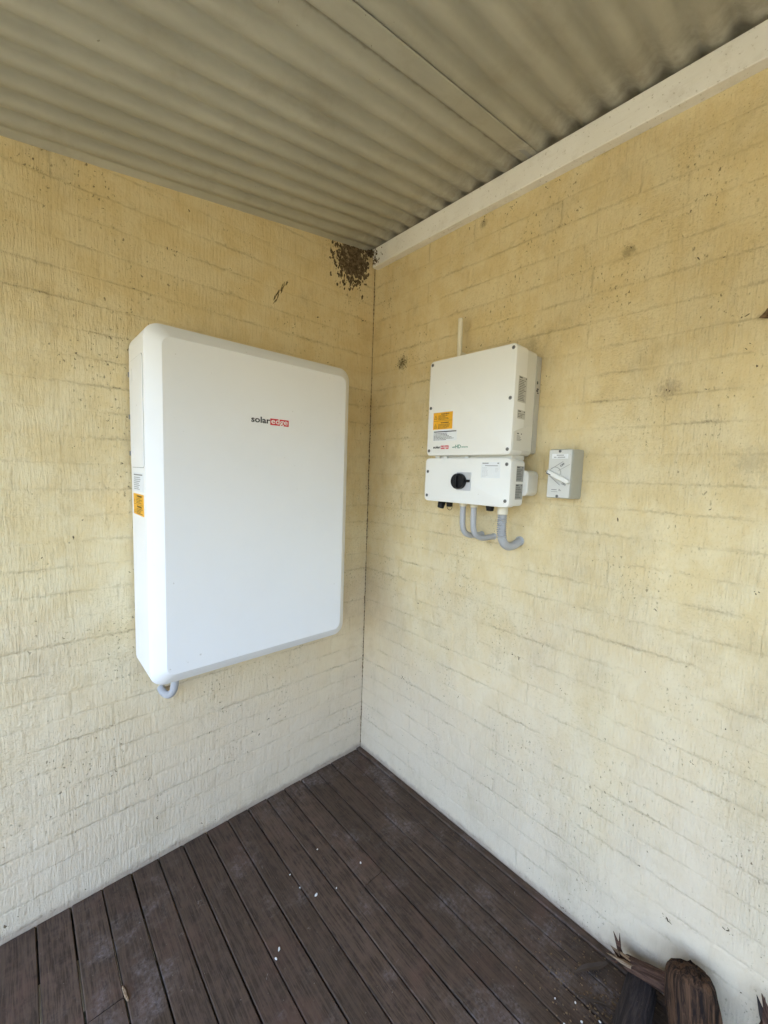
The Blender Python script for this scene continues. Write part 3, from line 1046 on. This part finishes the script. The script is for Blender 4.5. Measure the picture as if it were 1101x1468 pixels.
# ------------------------------------------------------------------ conduits of the inverter
def conduit(label, path, r, collar_z, ribbed=None, sock=1.35):
    root = thing('conduit', label, 'conduit', (0.0, path[-1][1], path[-1][2]), 'grey conduits from the connection box into the wall')
    bm_ = bmesh.new()
    pts = smooth_path(path, 60)
    if ribbed:
        z_lo, pitch = ribbed
        cut = next(i for i, p in enumerate(pts) if p.z < z_lo)
        top, low = pts[:cut + 1], pts[cut:]
        # corrugated length: resample finely
        fine = []
        for a, b in zip(top, top[1:]):
            m = max(2, int((b - a).length / 0.0006))
            fine += [a.lerp(b, k / m) for k in range(m)]
        fine.append(top[-1])
        tot = sum((b - a).length for a, b in zip(fine, fine[1:]))
        tube(bm_, fine, lambda t: r * (1 + 0.13 * math.sin(2 * math.pi * t * tot / pitch)), 16)
        build('corrugated_pipe', bm_, M['conduit'], root, 60)
        bm_ = bmesh.new()
        tube(bm_, low, r * 0.99, 18)
        build('elbow', bm_, M['conduit'], root)
    else:
        tube(bm_, pts, r, 18)
        build('pipe', bm_, M['conduit'], root)
    x, y_ = path[0][0], path[0][1]
    bm_ = bmesh.new()
    cyl(bm_, (x, y_, sz0 + 0.0005), (x, y_, 0), [(0, r * sock), (sz0 - collar_z, r * sock), (sz0 - collar_z + 0.0015, r * 1.02)], 20)
    build('coupling', bm_, M['cream_pvc'], root)
    e, q = Vector(path[-1]), Vector(path[-2])
    bm_ = bmesh.new()
    d = (q - e).normalized()
    cyl(bm_, Vector((0.003, e.y, e.z)), Vector((0.003, e.y, e.z)) + Vector((-1, 0, 0)), [(0, r * 1.14), (0.007, r * 1.14), (0.008, r)], 20)
    build('wall_socket', bm_, M['conduit'], root)
    return root


conduit('plain grey conduit leaving the connection box nearest the paired black glands', [(-0.1, -0.701, 1.459), (-0.1, -0.7015, 1.40), (-0.098, -0.7025, 1.365), (-0.086, -0.706, 1.338), (-0.058, -0.714, 1.325), (-0.02, -0.724, 1.326), (0.004, -0.729, 1.327)], 0.0112, 1.443)
conduit('plain grey conduit from the connection box, between its twin and the ribbed one', [(-0.1, -0.752, 1.459), (-0.1, -0.7525, 1.40), (-0.098, -0.7535, 1.362), (-0.086, -0.758, 1.335), (-0.058, -0.768, 1.322), (-0.02, -0.780, 1.324), (0.004, -0.785, 1.326)], 0.0112, 1.443)
conduit('thicker ribbed grey conduit with smooth elbow under the connection box', [(-0.1, -0.877, 1.459), (-0.1, -0.877, 1.40), (-0.099, -0.8775, 1.362), (-0.092, -0.880, 1.330), (-0.068, -0.885, 1.309), (-0.036, -0.892, 1.309), (-0.012, -0.896, 1.318), (0.004, -0.898, 1.324)], 0.0158, 1.428, (1.342, 0.0072), 1.18)

# stub of conduit rising behind the inverter
pt = thing('conduit_stub', 'thin cream conduit stub standing up behind the inverter top', 'conduit', (-0.05, -0.607, 1.98))
bm = cyl(bmesh.new(), (-0.05, -0.607, 1.96), (-0.05, -0.603, 2.194), [(0, 0.0098), (0.234, 0.0098)], 16)
build('pipe', bm, M['cream_pvc'], pt)
bm = cyl(bmesh.new(), (-0.05, -0.603, 2.1935), (-0.05, -0.603, 2.20), [(0, 0.0075), (0.0012, 0.0075)], 12)
build('pipe_mouth', bm, M['greyink'], pt)
bm = bmesh.new()
box_bm(bm, -0.045, 0.004, -0.612, -0.602, 2.050, 2.064)
build('saddle', bm, M['cream_pvc'], pt, 0)

# ------------------------------------------------------------------ isolator
iso = thing('isolator_switch', 'small grey isolator switch with a tilted lever beside the inverter', 'isolator switch', (0, -1.067, 1.50))
FO = Frame((0, -1.0665, 1.5795), (0, -1, 0), UP)
bm = block(FO, 0.0815, 0.164, 0.006, [(0.0, 0.0, None), (0.060, 0.0008, None), (0.0785, 0.0014, None), (0.0815, 0.003, None)], 4)
build('case', bm, M['iso'], iso, 40)
build('face_panel', plate(FO, -0.0005, 0.0, 0.0735, 0.1555, 0.0035, 0.003, 0.0008, 3, 0.0812), M['iso_face'], iso)
FOF = Frame((-0.0847, -1.0665, 1.5795), (0, -1, 0), UP)
lab = build('label_strip', plate(FOF, -0.001, 0.0575, 0.053, 0.0155, 0.0009, 0.001, 0.0003, 2), M['paper'], iso)
rows = [(-0.012, 0.012, 0.0595, 0.0026), (-0.021, -0.012, 0.0528, 0.0026), (-0.009, 0.016, 0.0528, 0.0028)]
build('print', dash_rows(FOF, rows, 0.0011), M['greyink'], lab, 0)
for b in (0.0735, -0.0735):
    screw(FOF, -0.002, b, 0.0, iso, 0.0048)
bm = cyl(bmesh.new(), FOF.at(-0.013, 0.003, -0.0005), FOF.at(-0.013, 0.003, 1), [(0, 0.0195), (0.0022, 0.0195), (0.003, 0.0185)], 32)
build('boss', bm, M['iso_face'], iso)
bm = bmesh.new()


def stroke(fr, a, b, w, c, bm_):
    a, b = Vector((*a, 0)), Vector((*b, 0))
    d = (b - a).normalized()
    n = Vector((-d.y, d.x, 0)) * w / 2
    bm_.faces.new([bm_.verts.new(fr.at(q.x, q.y, c)) for q in (a - n, b - n, b + n, a + n)])


stroke(FOF, (-0.030, 0.013), (0.012, 0.040), 0.0016, 0.0032, bm)
stroke(FOF, (-0.002, 0.010), (0.034, 0.031), 0.0011, 0.0032, bm)
stroke(FOF, (-0.030, -0.008), (0.006, -0.037), 0.0018, 0.0032, bm)
arc = [(-0.013 + 0.0185 * math.cos(R(a)), 0.003 + 0.0185 * math.sin(R(a))) for a in range(-20, 140, 12)]
for a, b in zip(arc, arc[1:]):
    stroke(FOF, a, b, 0.0013, 0.0034, bm)
build('print', bm, M['greyink'], iso, 0)
d = Vector((0.077, -0.036)).normalized()
fu = Vector((0, -1, 0)) * d.x + Vector((0, 0, 1)) * d.y
FL = Frame(FOF.at(-0.0005, -0.010, 0.003), fu, Vector(UP))
FL.v = (Vector((0, 0, 1)) - fu * fu.z).normalized()
FL.n = FL.u.cross(FL.v)
bm = block(FL, 0.083, 0.0155, 0.006, [(0, 0, None), (0.0085, 0.0004, None), (0.011, 0.002, None)], 5)
lv = build('lever', bm, M['lever'], iso, 40)
bm = bmesh.new()
stroke(FL, (-0.038, -0.0045), (-0.022, -0.0045), 0.0030, 0.0114, bm)
stroke(FL, (-0.039, 0.003), (-0.036, -0.004), 0.0020, 0.0114, bm)
build('print', bm, M['ink'], lv, 0)
FT = Frame(FOF.at(0, 0, 0.0003), (0, -1, 0), UP)
for body, a, b, ang in (('OFF', 0.004, 0.0225, 33), ('ON', 0.010, -0.033, -25)):
    fu = Vector((0, -1, 0)) * math.cos(R(ang)) + Vector((0, 0, 1)) * math.sin(R(ang))
    fr = Frame(FOF.at(a, b, 0.0), fu, (0, 0, 1))
    fr.v = Vector((0, 0, 1)) * math.cos(R(ang)) - Vector((0, -1, 0)) * math.sin(R(ang))
    fr.n = fr.u.cross(fr.v)
    text_mesh('lettering', body, fr, 0, 0, 0.0090, M['ink'], iso, None, 0.0002, 0.0006, 0.0001)
rows = [(-0.022, -0.004, -0.054, 0.0026), (-0.022, -0.001, -0.060, 0.0014), (0.003, 0.006, -0.0565, 0.007), (0.008, 0.010, -0.0565, 0.004)]
build('print', dash_rows(FOF, rows, 0.0008), M['greyink'], iso, 0)

# ------------------------------------------------------------------ dirt stuck on the walls
def lump(bm_, c, sx, sy, sz, axis, rot=0.0, r=rng):
    """a low, squashed, uneven crumb lying on a wall; axis 0: wall y=0, axis 1: wall x=0, axis 2: deck"""
    res = bmesh.ops.create_icosphere(bm_, subdivisions=1, radius=1.0)
    ca, sa = math.cos(rot), math.sin(rot)
    for v in res['verts']:
        k = 1 + r.uniform(-0.35, 0.35)
        a, b, n = v.co.x * sx * k, v.co.y * sy * k, v.co.z * sz * k
        a, b = a * ca - b * sa, a * sa + b * ca
        v.co = Vector(c) + (Vector((a, n, b)) if axis == 0 else Vector((n, a, b)) if axis == 1 else Vector((a, b, n)))


bm = bmesh.new()
r3 = random.Random(8)
for k in range(1500):
    a, b = r3.gauss(-0.145, 0.046), r3.gauss(2.592, 0.056)
    if not (-0.285 < a < -0.042 and 2.43 < b < roof_z(a) - 0.005):
        continue
    if noise.noise(Vector((a * 38, b * 38, 1.7))) < -0.22 and r3.random() < 0.9:
        continue
    s_ = r3.uniform(0.0020, 0.0085)
    lump(bm, (a, -0.0008, b), s_ * r3.uniform(.5, 1.2), s_ * r3.uniform(.8, 1.9), r3.uniform(0.0010, 0.0026), 0, r3.uniform(-0.6, 0.6), r3)
for k in range(170):
    a, b = r3.gauss(-0.135, 0.034), r3.gauss(2.600, 0.042)
    if -0.23 < a < -0.046 and 2.48 < b < roof_z(a) - 0.008:
        s_ = r3.uniform(0.006, 0.013)
        lump(bm, (a, -0.0004, b), s_, s_ * r3.uniform(.8, 1.4), r3.uniform(0.0010, 0.0022), 0, r3.uniform(-0.6, 0.6), r3)
tag(build('mud_patch', bm, M['mud'], None, 0), 'dark crusty patch of old mud high in the wall corner', 'mud patch', None, 'stuff')
bm = bmesh.new()
for k in range(60):
    yy, zz = -0.026 - abs(r3.gauss(0, 0.022)), r3.uniform(2.598, 2.668)
    s_ = r3.uniform(0.002, 0.0055)
    lump(bm, (-BT - 0.0005, yy, zz), s_ * .7, s_ * 1.4, 0.002, 1, r3.uniform(-.5, .5), r3)
for k in range(30):
    lump(bm, (r3.uniform(-0.06, -0.036), r3.uniform(-0.022, -0.004), r3.uniform(2.645, 2.668)), .006, .006, .006, 2, 0, r3)
tag(build('mud_crumbs', bm, M['mud'], None, 0), 'dark mud crumbs stuck on the corner end of the white beam', 'mud crumbs', None, 'stuff')

bm = bmesh.new()
for k in range(16):
    t_ = k / 15
    lump(bm, (-0.560 + 0.056 * t_ + r3.uniform(-.008, .008), -0.0010, 2.275 + 0.098 * t_), 0.0028, 0.0150, 0.0010, 0, r3.uniform(-0.55, -0.25), r3)
tag(build('dark_smear', bm, M['smear'], None, 0), 'slanting row of short dark scuffs above the battery', 'scuff mark', None, 'stuff')

bm = bmesh.new()
for k in range(90):
    a, b = r3.gauss(-0.226, 0.016), r3.gauss(2.096, 0.020)
    lump(bm, (-0.0010, a, b), r3.uniform(.001, .0042), r3.uniform(.001, .0046), 0.0012, 1, r3.uniform(0, 3), r3)
for k in range(40):
    a, b = r3.gauss(-0.30, 0.05), r3.gauss(2.10, 0.012)
    lump(bm, (-0.0010, a, b), r3.uniform(.0008, .002), r3.uniform(.0008, .002), 0.0009, 1, r3.uniform(0, 3), r3)
tag(build('dirt_smudge', bm, M['smear'], None, 0), 'grey brown smudge of dirt to the upper left of the inverter', 'dirt smudge', None, 'stuff')

# mud wasp nest at the edge of the picture
bm = bmesh.new()
res = bmesh.ops.create_icosphere(bm, subdivisions=3, radius=1.0)
for v in res['verts']:
    k = 1 + 0.35 * noise.noise(v.co * 2.1) + 0.12 * noise.noise(v.co * 6)
    v.co = Vector((min(v.co.x, 0.25) * 0.024 * k, v.co.y * 0.030 * k, v.co.z * 0.018 * k)) + Vector((-0.002, -1.545, 1.990))
tag(build('mud_nest', bm, M['mud2'], None, 60), 'brown mud lump of a wasp nest high on the inverter wall', 'mud nest')

bm = bmesh.new()
R_F = [(-1.227, 1.441, 0), (-1.348, 1.183, 2), (-1.113, 1.125, 1), (-1.341, 0.983, 1), (-1.38, 0.697, 2), (-1.249, 0.713, 2), (-0.844, 0.327, 1), (-0.312, 0.545, 3), (-0.656, 0.6, 3), (-1.125, 0.501, 1),
       (-1.461, 0.249, 3), (-1.593, 0.345, 2), (-1.563, 1.289, 2), (-0.927, 0.871, 2), (-0.9, 0.877, 2), (-1.096, 0.815, 1), (-1.196, 2.268, 3), (-1.366, 2.179, 2), (-1.515, 1.866, 1), (-1.332, 1.827, 2),
       (-0.657, 2.571, 3), (-0.78, 2.555, 4), (-0.912, 2.566, 2), (-0.948, 2.575, 2), (-0.674, 2.087, 1), (-1.539, 0.899, 2), (-0.635, 1.088, 1), (-0.398, 0.948, 1), (-0.594, 0.529, 1),
       (-1.474, 1.995, 2), (-1.49, 1.913, 2), (-0.132, 2.28, 2), (-0.111, 1.699, 2), (-0.152, 1.414, 1), (-1.473, 0.769, 2), (-1.604, 0.334, 2), (-1.029, 0.257, 1), (-1.163, 0.02, 2), (-1.374, 0.359, 1)]
for a, b, k in R_F:
    for q in range((1, 2, 3, 8, 14)[k]):
        sp = (0.0, 0.004, 0.007, 0.010, 0.017)[k]
        s_ = (0.0024 if q == 0 else 0.0016) * r3.uniform(0.35, 1.15) ** 1.4
        lump(bm, (-0.0012, a + r3.gauss(0, sp) * (q > 0), b + r3.gauss(0, sp * .7) * (q > 0)), s_, s_ * r3.uniform(1, 3.4), 0.0009, 1, r3.uniform(-1.4, 1.4), r3)
for k in range(300):
    a, b = -abs(r3.gauss(0, 0.9)), r3.uniform(0.05, 2.5)
    if a < -2.2 or (-0.96 < a < -0.55 and 1.4 < b < 2.02) or (-1.12 < a < -1.0 and 1.45 < b < 1.7):
        continue
    s_ = r3.uniform(0.0005, 0.0014)
    lump(bm, (-0.0014, a, b), s_, s_ * r3.uniform(1, 3.2), 0.0011, 1, r3.uniform(-1.3, 1.3), r3)
tag(build('dirt_flecks', bm, M['mud'], None, 0), 'dark dirt flecks scattered on the inverter wall', 'dirt flecks', None, 'stuff')
bm = bmesh.new()
L_F = [(-1.338, 2.446, 3), (-1.18, 2.484, 1), (-0.898, 2.49, 1), (-0.949, 2.331, 4), (-0.747, 2.342, 2), (-1.164, 2.098, 2), (-0.775, 2.189, 1), (-0.341, 2.269, 1), (-0.278, 2.078, 2), (-0.213, 1.958, 2), (-1.258, 1.613, 1),
       (-1.27, 1.315, 2), (-1.129, 1.562, 1), (-1.352, 1.255, 1), (-0.779, 0.515, 3), (-0.712, 0.512, 2), (-0.839, 0.326, 1), (-1.062, 0.355, 2), (-1.086, 0.381, 2), (-0.613, 0.341, 2), (-0.568, 0.398, 2), (-0.87, 0.048, 1),
       (-1.208, 0.113, 1), (-1.041, 0.172, 1), (-1.185, 0.427, 1), (-0.088, 1.515, 2), (-0.089, 0.878, 1), (-0.059, 0.437, 2), (-0.363, 0.537, 1), (-0.406, 0.711, 2), (-0.838, 0.445, 1), (-1.114, 1.176, 2),
       (-0.477, 0.379, 2), (-0.094, 0.328, 1), (-1.485, 0.056, 2), (-0.467, 2.19, 1), (-0.072, 2.326, 2), (-0.092, 2.253, 2)]
for a, b, k in L_F:
    for q in range((1, 2, 3, 7, 12)[k]):
        sp = (0.0, 0.004, 0.007, 0.010, 0.017)[k]
        s_ = (0.0024 if q == 0 else 0.0016) * r3.uniform(0.35, 1.15) ** 1.4
        lump(bm, (a + r3.gauss(0, sp) * (q > 0), -0.0012, b + r3.gauss(0, sp * .7) * (q > 0)), s_, s_ * r3.uniform(1, 3.4), 0.0009, 0, r3.uniform(-1.4, 1.4), r3)
for k in range(220):
    a, b = -abs(r3.gauss(0, 0.9)), r3.uniform(0.03, 2.45)
    if a < -1.9 or (-1.12 < a < -0.3 and 0.8 < b < 2.02):
        continue
    s_ = r3.uniform(0.0005, 0.0013)
    lump(bm, (a, -0.0014, b), s_, s_ * r3.uniform(1, 3), 0.0011, 0, r3.uniform(-1.3, 1.3), r3)
tag(build('dirt_flecks', bm, M['mud'], None, 0), 'dark dirt flecks scattered on the battery wall', 'dirt flecks', None, 'stuff')

# crusty line of dirt down the corner
bm = bmesh.new()
zz = 0.03
while zz < 2.57:
    if noise.noise(Vector((zz * 5.0, 3.3, 0))) > -0.15:
        s_ = r3.uniform(0.0012, 0.0032)
        lump(bm, (-0.0022 + r3.uniform(-.002, .001), -0.0022 + r3.uniform(-.002, .001), zz), s_, s_ * 1.0, s_ * 2.2, 2, 0, r3)
    zz += r3.uniform(0.003, 0.022)
tag(build('corner_crust', bm, M['mud2'], None, 0), 'thin brown crust of dirt down the corner where the walls meet', 'dirt', None, 'stuff')

# ------------------------------------------------------------------ bits lying on the deck
def chip(label, x, y_, l, w, rot, mat, h=0.003, name='wood_chip', cat='wood chip', group=None, n=7):
    bm_ = bmesh.new()
    r = random.Random(int((x * 31 + y_ * 17) * 1000))
    ring = []
    for k in range(n):
        a = 2 * math.pi * k / n
        ring.append((math.cos(a) * l * r.uniform(.7, 1.1), math.sin(a) * w * r.uniform(.6, 1.2)))
    ca, sa = math.cos(rot), math.sin(rot)
    pt_ = lambda q, z_, f: Vector((x + (q[0] * ca - q[1] * sa) * f, y_ + (q[0] * sa + q[1] * ca) * f, z_))
    loft(bm_, [[pt_(q, 0.0006, .95) for q in ring], [pt_(q, 0.0006 + h * .6, 1) for q in ring], [pt_(q, 0.0006 + h, .7) for q in ring]])
    return tag(build(name, bm_, mat, None, 0), label, cat, group)


chip('long pale split sliver of wood lodged in a deck gap', -1.2235, -0.404, 0.030, 0.0048, R(97), M['splint'], 0.006, 'wood_sliver', 'wood sliver', None, 9)
for x, y_, l, w, rt, lb in (
        (-0.641, -0.531, .0080, .0052, .4, 'largest oval white chip lying in the middle of the deck'),
        (-0.438, -0.542, .0050, .0036, 1.2, 'white chip on mid deck nearest the inverter wall'),
        (-0.676, -0.402, .0034, .0028, .2, 'tiny white chip in the row between the oval chip and the battery wall, farther one'),
        (-0.673, -0.470, .0038, .0028, 2., 'tiny white chip between the oval chip and the battery wall, nearer the oval chip'),
        (-0.570, -0.560, .0032, .0026, .7, 'tiny white chip just past the oval chip on the inverter side'),
        (-0.827, -0.597, .0066, .0036, .9, 'flat long white chip on mid deck nearest the pale wood sliver'),
        (-0.847, -0.615, .0050, .0032, 1.9, 'small white chip tucked beside the flat long chip'),
        (-0.538, -0.381, .0033, .0028, .1, 'tiny white chip on the deck closest of all to the battery wall')):
    chip(lb, x, y_, l, w, rt, M['chip'], 0.003, 'white_chip', 'chip')
GC = 'white chips scattered by the logs'
for x, y_, l, w, rt in ((-0.300, -1.30, .0050, .0036, .5), (-0.255, -1.33, .0038, .003, 2.2), (-0.275, -1.365, .0070, .0046, 1.), (-0.225, -1.30, .0034, .0026, .3), (-0.215, -1.365, .0042, .0024, 1.6), (-0.262, -1.255, .0030, .0024, 2.8)):
    chip('small pale chip lying on the dark deck among the bark crumbs by the logs', x, y_, l, w, rt, M['chip'], 0.003, 'white_chip', 'chip', GC)


def curl(label, path, w, mat, name, cat, group=None):
    bm_ = bmesh.new()
    P = smooth_path(path, 16)
    n = len(P)
    rings = []
    for i, p in enumerate(P):
        d_ = (P[min(i + 1, n - 1)] - P[max(i - 1, 0)]).normalized()
        s_ = d_.cross(Vector((0, 0, 1)))
        s_ = s_.normalized() if s_.length > 1e-4 else Vector((1, 0, 0))
        ww = w * math.sin(math.pi * (0.08 + 0.84 * i / (n - 1))) + 0.0006
        rings.append([p + s_ * ww + Vector((0, 0, ww * .5)), p + Vector((0, 0, 0.0009)), p - s_ * ww + Vector((0, 0, ww * .35)), p - Vector((0, 0, 0.0009))])
    loft(bm_, rings)
    return tag(build(name, bm_, mat, None, 0), label, cat, group)


curl('dry dark leaf curled on the deck beside the splintered branch', [(-0.150, -1.268, 0.004), (-0.120, -1.290, 0.012), (-0.085, -1.312, 0.010), (-0.055, -1.330, 0.016)], 0.010, M['leaf'], 'dry_leaf', 'leaf')
curl('thin dark strip of bark lying along the deck by the logs', [(-0.205, -1.290, 0.003), (-0.185, -1.335, 0.006), (-0.165, -1.365, 0.004), (-0.160, -1.40, 0.008)], 0.005, M['leaf'], 'bark_strip', 'bark strip')
curl('short dark twig lying near the far end of the deck in the corner', [(-0.185, -0.055, 0.003), (-0.200, -0.075, 0.005), (-0.240, -0.070, 0.003)], 0.003, M['leaf'], 'twig', 'twig')
bm = bmesh.new()
for k in range(420):
    a, b = -abs(r3.gauss(0.17, 0.09)), r3.gauss(-1.36, 0.10)
    if a > -0.035:
        continue
    s_ = r3.uniform(0.0008, 0.0035)
    lump(bm, (a, b, 0.001), s_, s_ * r3.uniform(.4, 1.5), s_ * .5, 2, r3.uniform(0, 3), r3)
for k in range(160):
    a, b = -0.036 - abs(r3.gauss(0, 0.03)), r3.uniform(-1.3, -0.02)
    s_ = r3.uniform(0.0006, 0.0020)
    lump(bm, (a, b, 0.001), s_, s_ * r3.uniform(.4, 1.5), s_ * .5, 2, r3.uniform(0, 3), r3)
tag(build('bark_crumbs', bm, M['mud2'], None, 0), 'scatter of bark crumbs on the deck around the logs', 'bark crumbs', None, 'stuff')

# ------------------------------------------------------------------ firewood
def log(name, label, p0, p1, r0, r1, mat, seed, ridge=0.10, flat=1.0, cat='log', dome=0.55):
    """p0 is the far end; a bark cylinder with ridges along its length, rounded ragged ends"""
    p0, p1 = Vector(p0), Vector(p1)
    ln = (p1 - p0).length
    root = bpy.data.objects.new(name, None)
    COL.objects.link(root)
    root.location = p0
    tag(root, label, cat, 'firewood by the wall' if cat == 'log' else None)
    bm_ = bmesh.new()
    seg, n = 40, 26
    rings = []
    for i in range(n + 1):
        t_ = i / n
        r_ = r0 + (r1 - r0) * t_
        e = min(t_, 1 - t_) * ln / (r_ * dome)
        r_ *= math.sqrt(max(0.0, 1 - max(0, 1 - e) ** 2)) * 0.58 + 0.42 if e < 1 else 1
        ring = []
        for k in range(seg):
            a = 2 * math.pi * k / seg
            c, s2 = math.cos(a), math.sin(a)
            w = 1 + ridge * noise.noise(Vector((c * 4.5 + seed, s2 * 4.5, t_ * ln * 7))) + ridge * 0.6 * noise.noise(Vector((c * 11 + seed, s2 * 11, t_ * ln * 18)))
            zo = t_ * ln + (0.02 * noise.noise(Vector((c * 3, s2 * 3, seed))) if i in (0, n) else 0)
            ring.append(Vector((c * r_ * w, s2 * r_ * w * flat, zo)))
        rings.append(ring)
    loft(bm_, rings)
    o = build('bark', bm_, mat, None, 60)
    o.parent = root
    root.rotation_euler = (p1 - p0).to_track_quat('Z', 'Y').to_euler()
    o.location = (0, 0, 0)
    return root


def spikes(root_obj, base, direction, n, ln, w, mat, seed, name='splinter', spread=0.5):
    """torn wood fibres, one tapering shard each; coordinates in world space"""
    r = random.Random(seed)
    d0 = Vector(direction).normalized()
    inv_m = root_obj.matrix_world.inverted() if root_obj else Matrix.Identity(4)
    for k in range(n):
        d_ = (d0 + Vector((r.gauss(0, spread), r.gauss(0, spread), r.gauss(0, spread)))).normalized()
        s_ = d_.orthogonal().normalized()
        s_ = Matrix.Rotation(r.uniform(0, 6.28), 3, d_) @ s_
        t2 = d_.cross(s_)
        L_ = ln * r.uniform(.45, 1.15)
        b = Vector(base) + Vector((r.uniform(-w, w), r.uniform(-w, w), r.uniform(-w, w))) * .8
        bm_ = bmesh.new()
        rings = []
        for t_, f in ((-0.25, 1.0), (0.15, 0.9), (0.55, .55), (1.0, .06)):
            bend = s_ * (t_ * t_) * L_ * 0.10
            ww = w * f * r.uniform(.8, 1.1)
            rings.append([inv_m @ (b + d_ * L_ * t_ + bend + s_ * ww + t2 * ww * .2), inv_m @ (b + d_ * L_ * t_ + bend + t2 * ww * .42),
                          inv_m @ (b + d_ * L_ * t_ + bend - s_ * ww), inv_m @ (b + d_ * L_ * t_ + bend - t2 * ww * .42)])
        loft(bm_, rings)
        o = build(name, bm_, mat if not isinstance(mat, (list, tuple)) else r.choice(mat), None, 40)
        if root_obj:
            o.parent = root_obj


log('firewood_log', 'chunky brown log with shaggy bark standing upright against the inverter wall', (-0.066, -1.532, 0.222), (-0.158, -1.580, 0.002), 0.055, 0.061, M['bark'], 3, 0.16, 1.0, 'log', 0.6)
log('firewood_log', 'thinner dark grey log lying under the splintered branch', (-0.045, -1.425, 0.043), (-0.52, -1.465, 0.046), 0.040, 0.045, M['bark2'], 9, 0.09)
bpy.context.view_layer.update()
br = log('broken_branch', 'reddish broken branch with pale torn end across the logs', (-0.065, -1.375, 0.078), (-0.066, -1.498, 0.122), 0.020, 0.027, M['bark3'], 14, 0.18, 0.85, 'branch')
bpy.context.view_layer.update()
spikes(br, (-0.066, -1.374, 0.078), (-0.12, 0.55, 0.25), 6, 0.045, 0.0085, [M['splint'], M['bark3'], M['splint']], 4)
spikes(br, (-0.072, -1.385, 0.084), (-0.10, 0.9, -0.05), 3, 0.048, 0.015, [M['splint']], 5, 'splinter', 0.12)
spikes(br, (-0.060, -1.368, 0.082), (0.25, 0.35, 0.9), 2, 0.060, 0.011, [M['bark3']], 6, 'splinter', 0.12)
spikes(br, (-0.068, -1.372, 0.074), (-0.5, 0.9, -0.45), 3, 0.05, 0.007, [M['bark2'], M['leaf']], 8, 'splinter', 0.25)

br2 = log('split_stick', 'dark split stick with pointed end leaning on the wall at the edge', (-0.045, -1.690, 0.205), (-0.16, -1.80, 0.03), 0.026, 0.036, M['bark3'], 21, 0.15, 0.6, 'stick')
bpy.context.view_layer.update()
spikes(br2, (-0.046, -1.692, 0.205), (0.20, 0.25, 0.75), 4, 0.070, 0.014, [M['bark3'], M['bark2']], 12, 'splinter', 0.10)
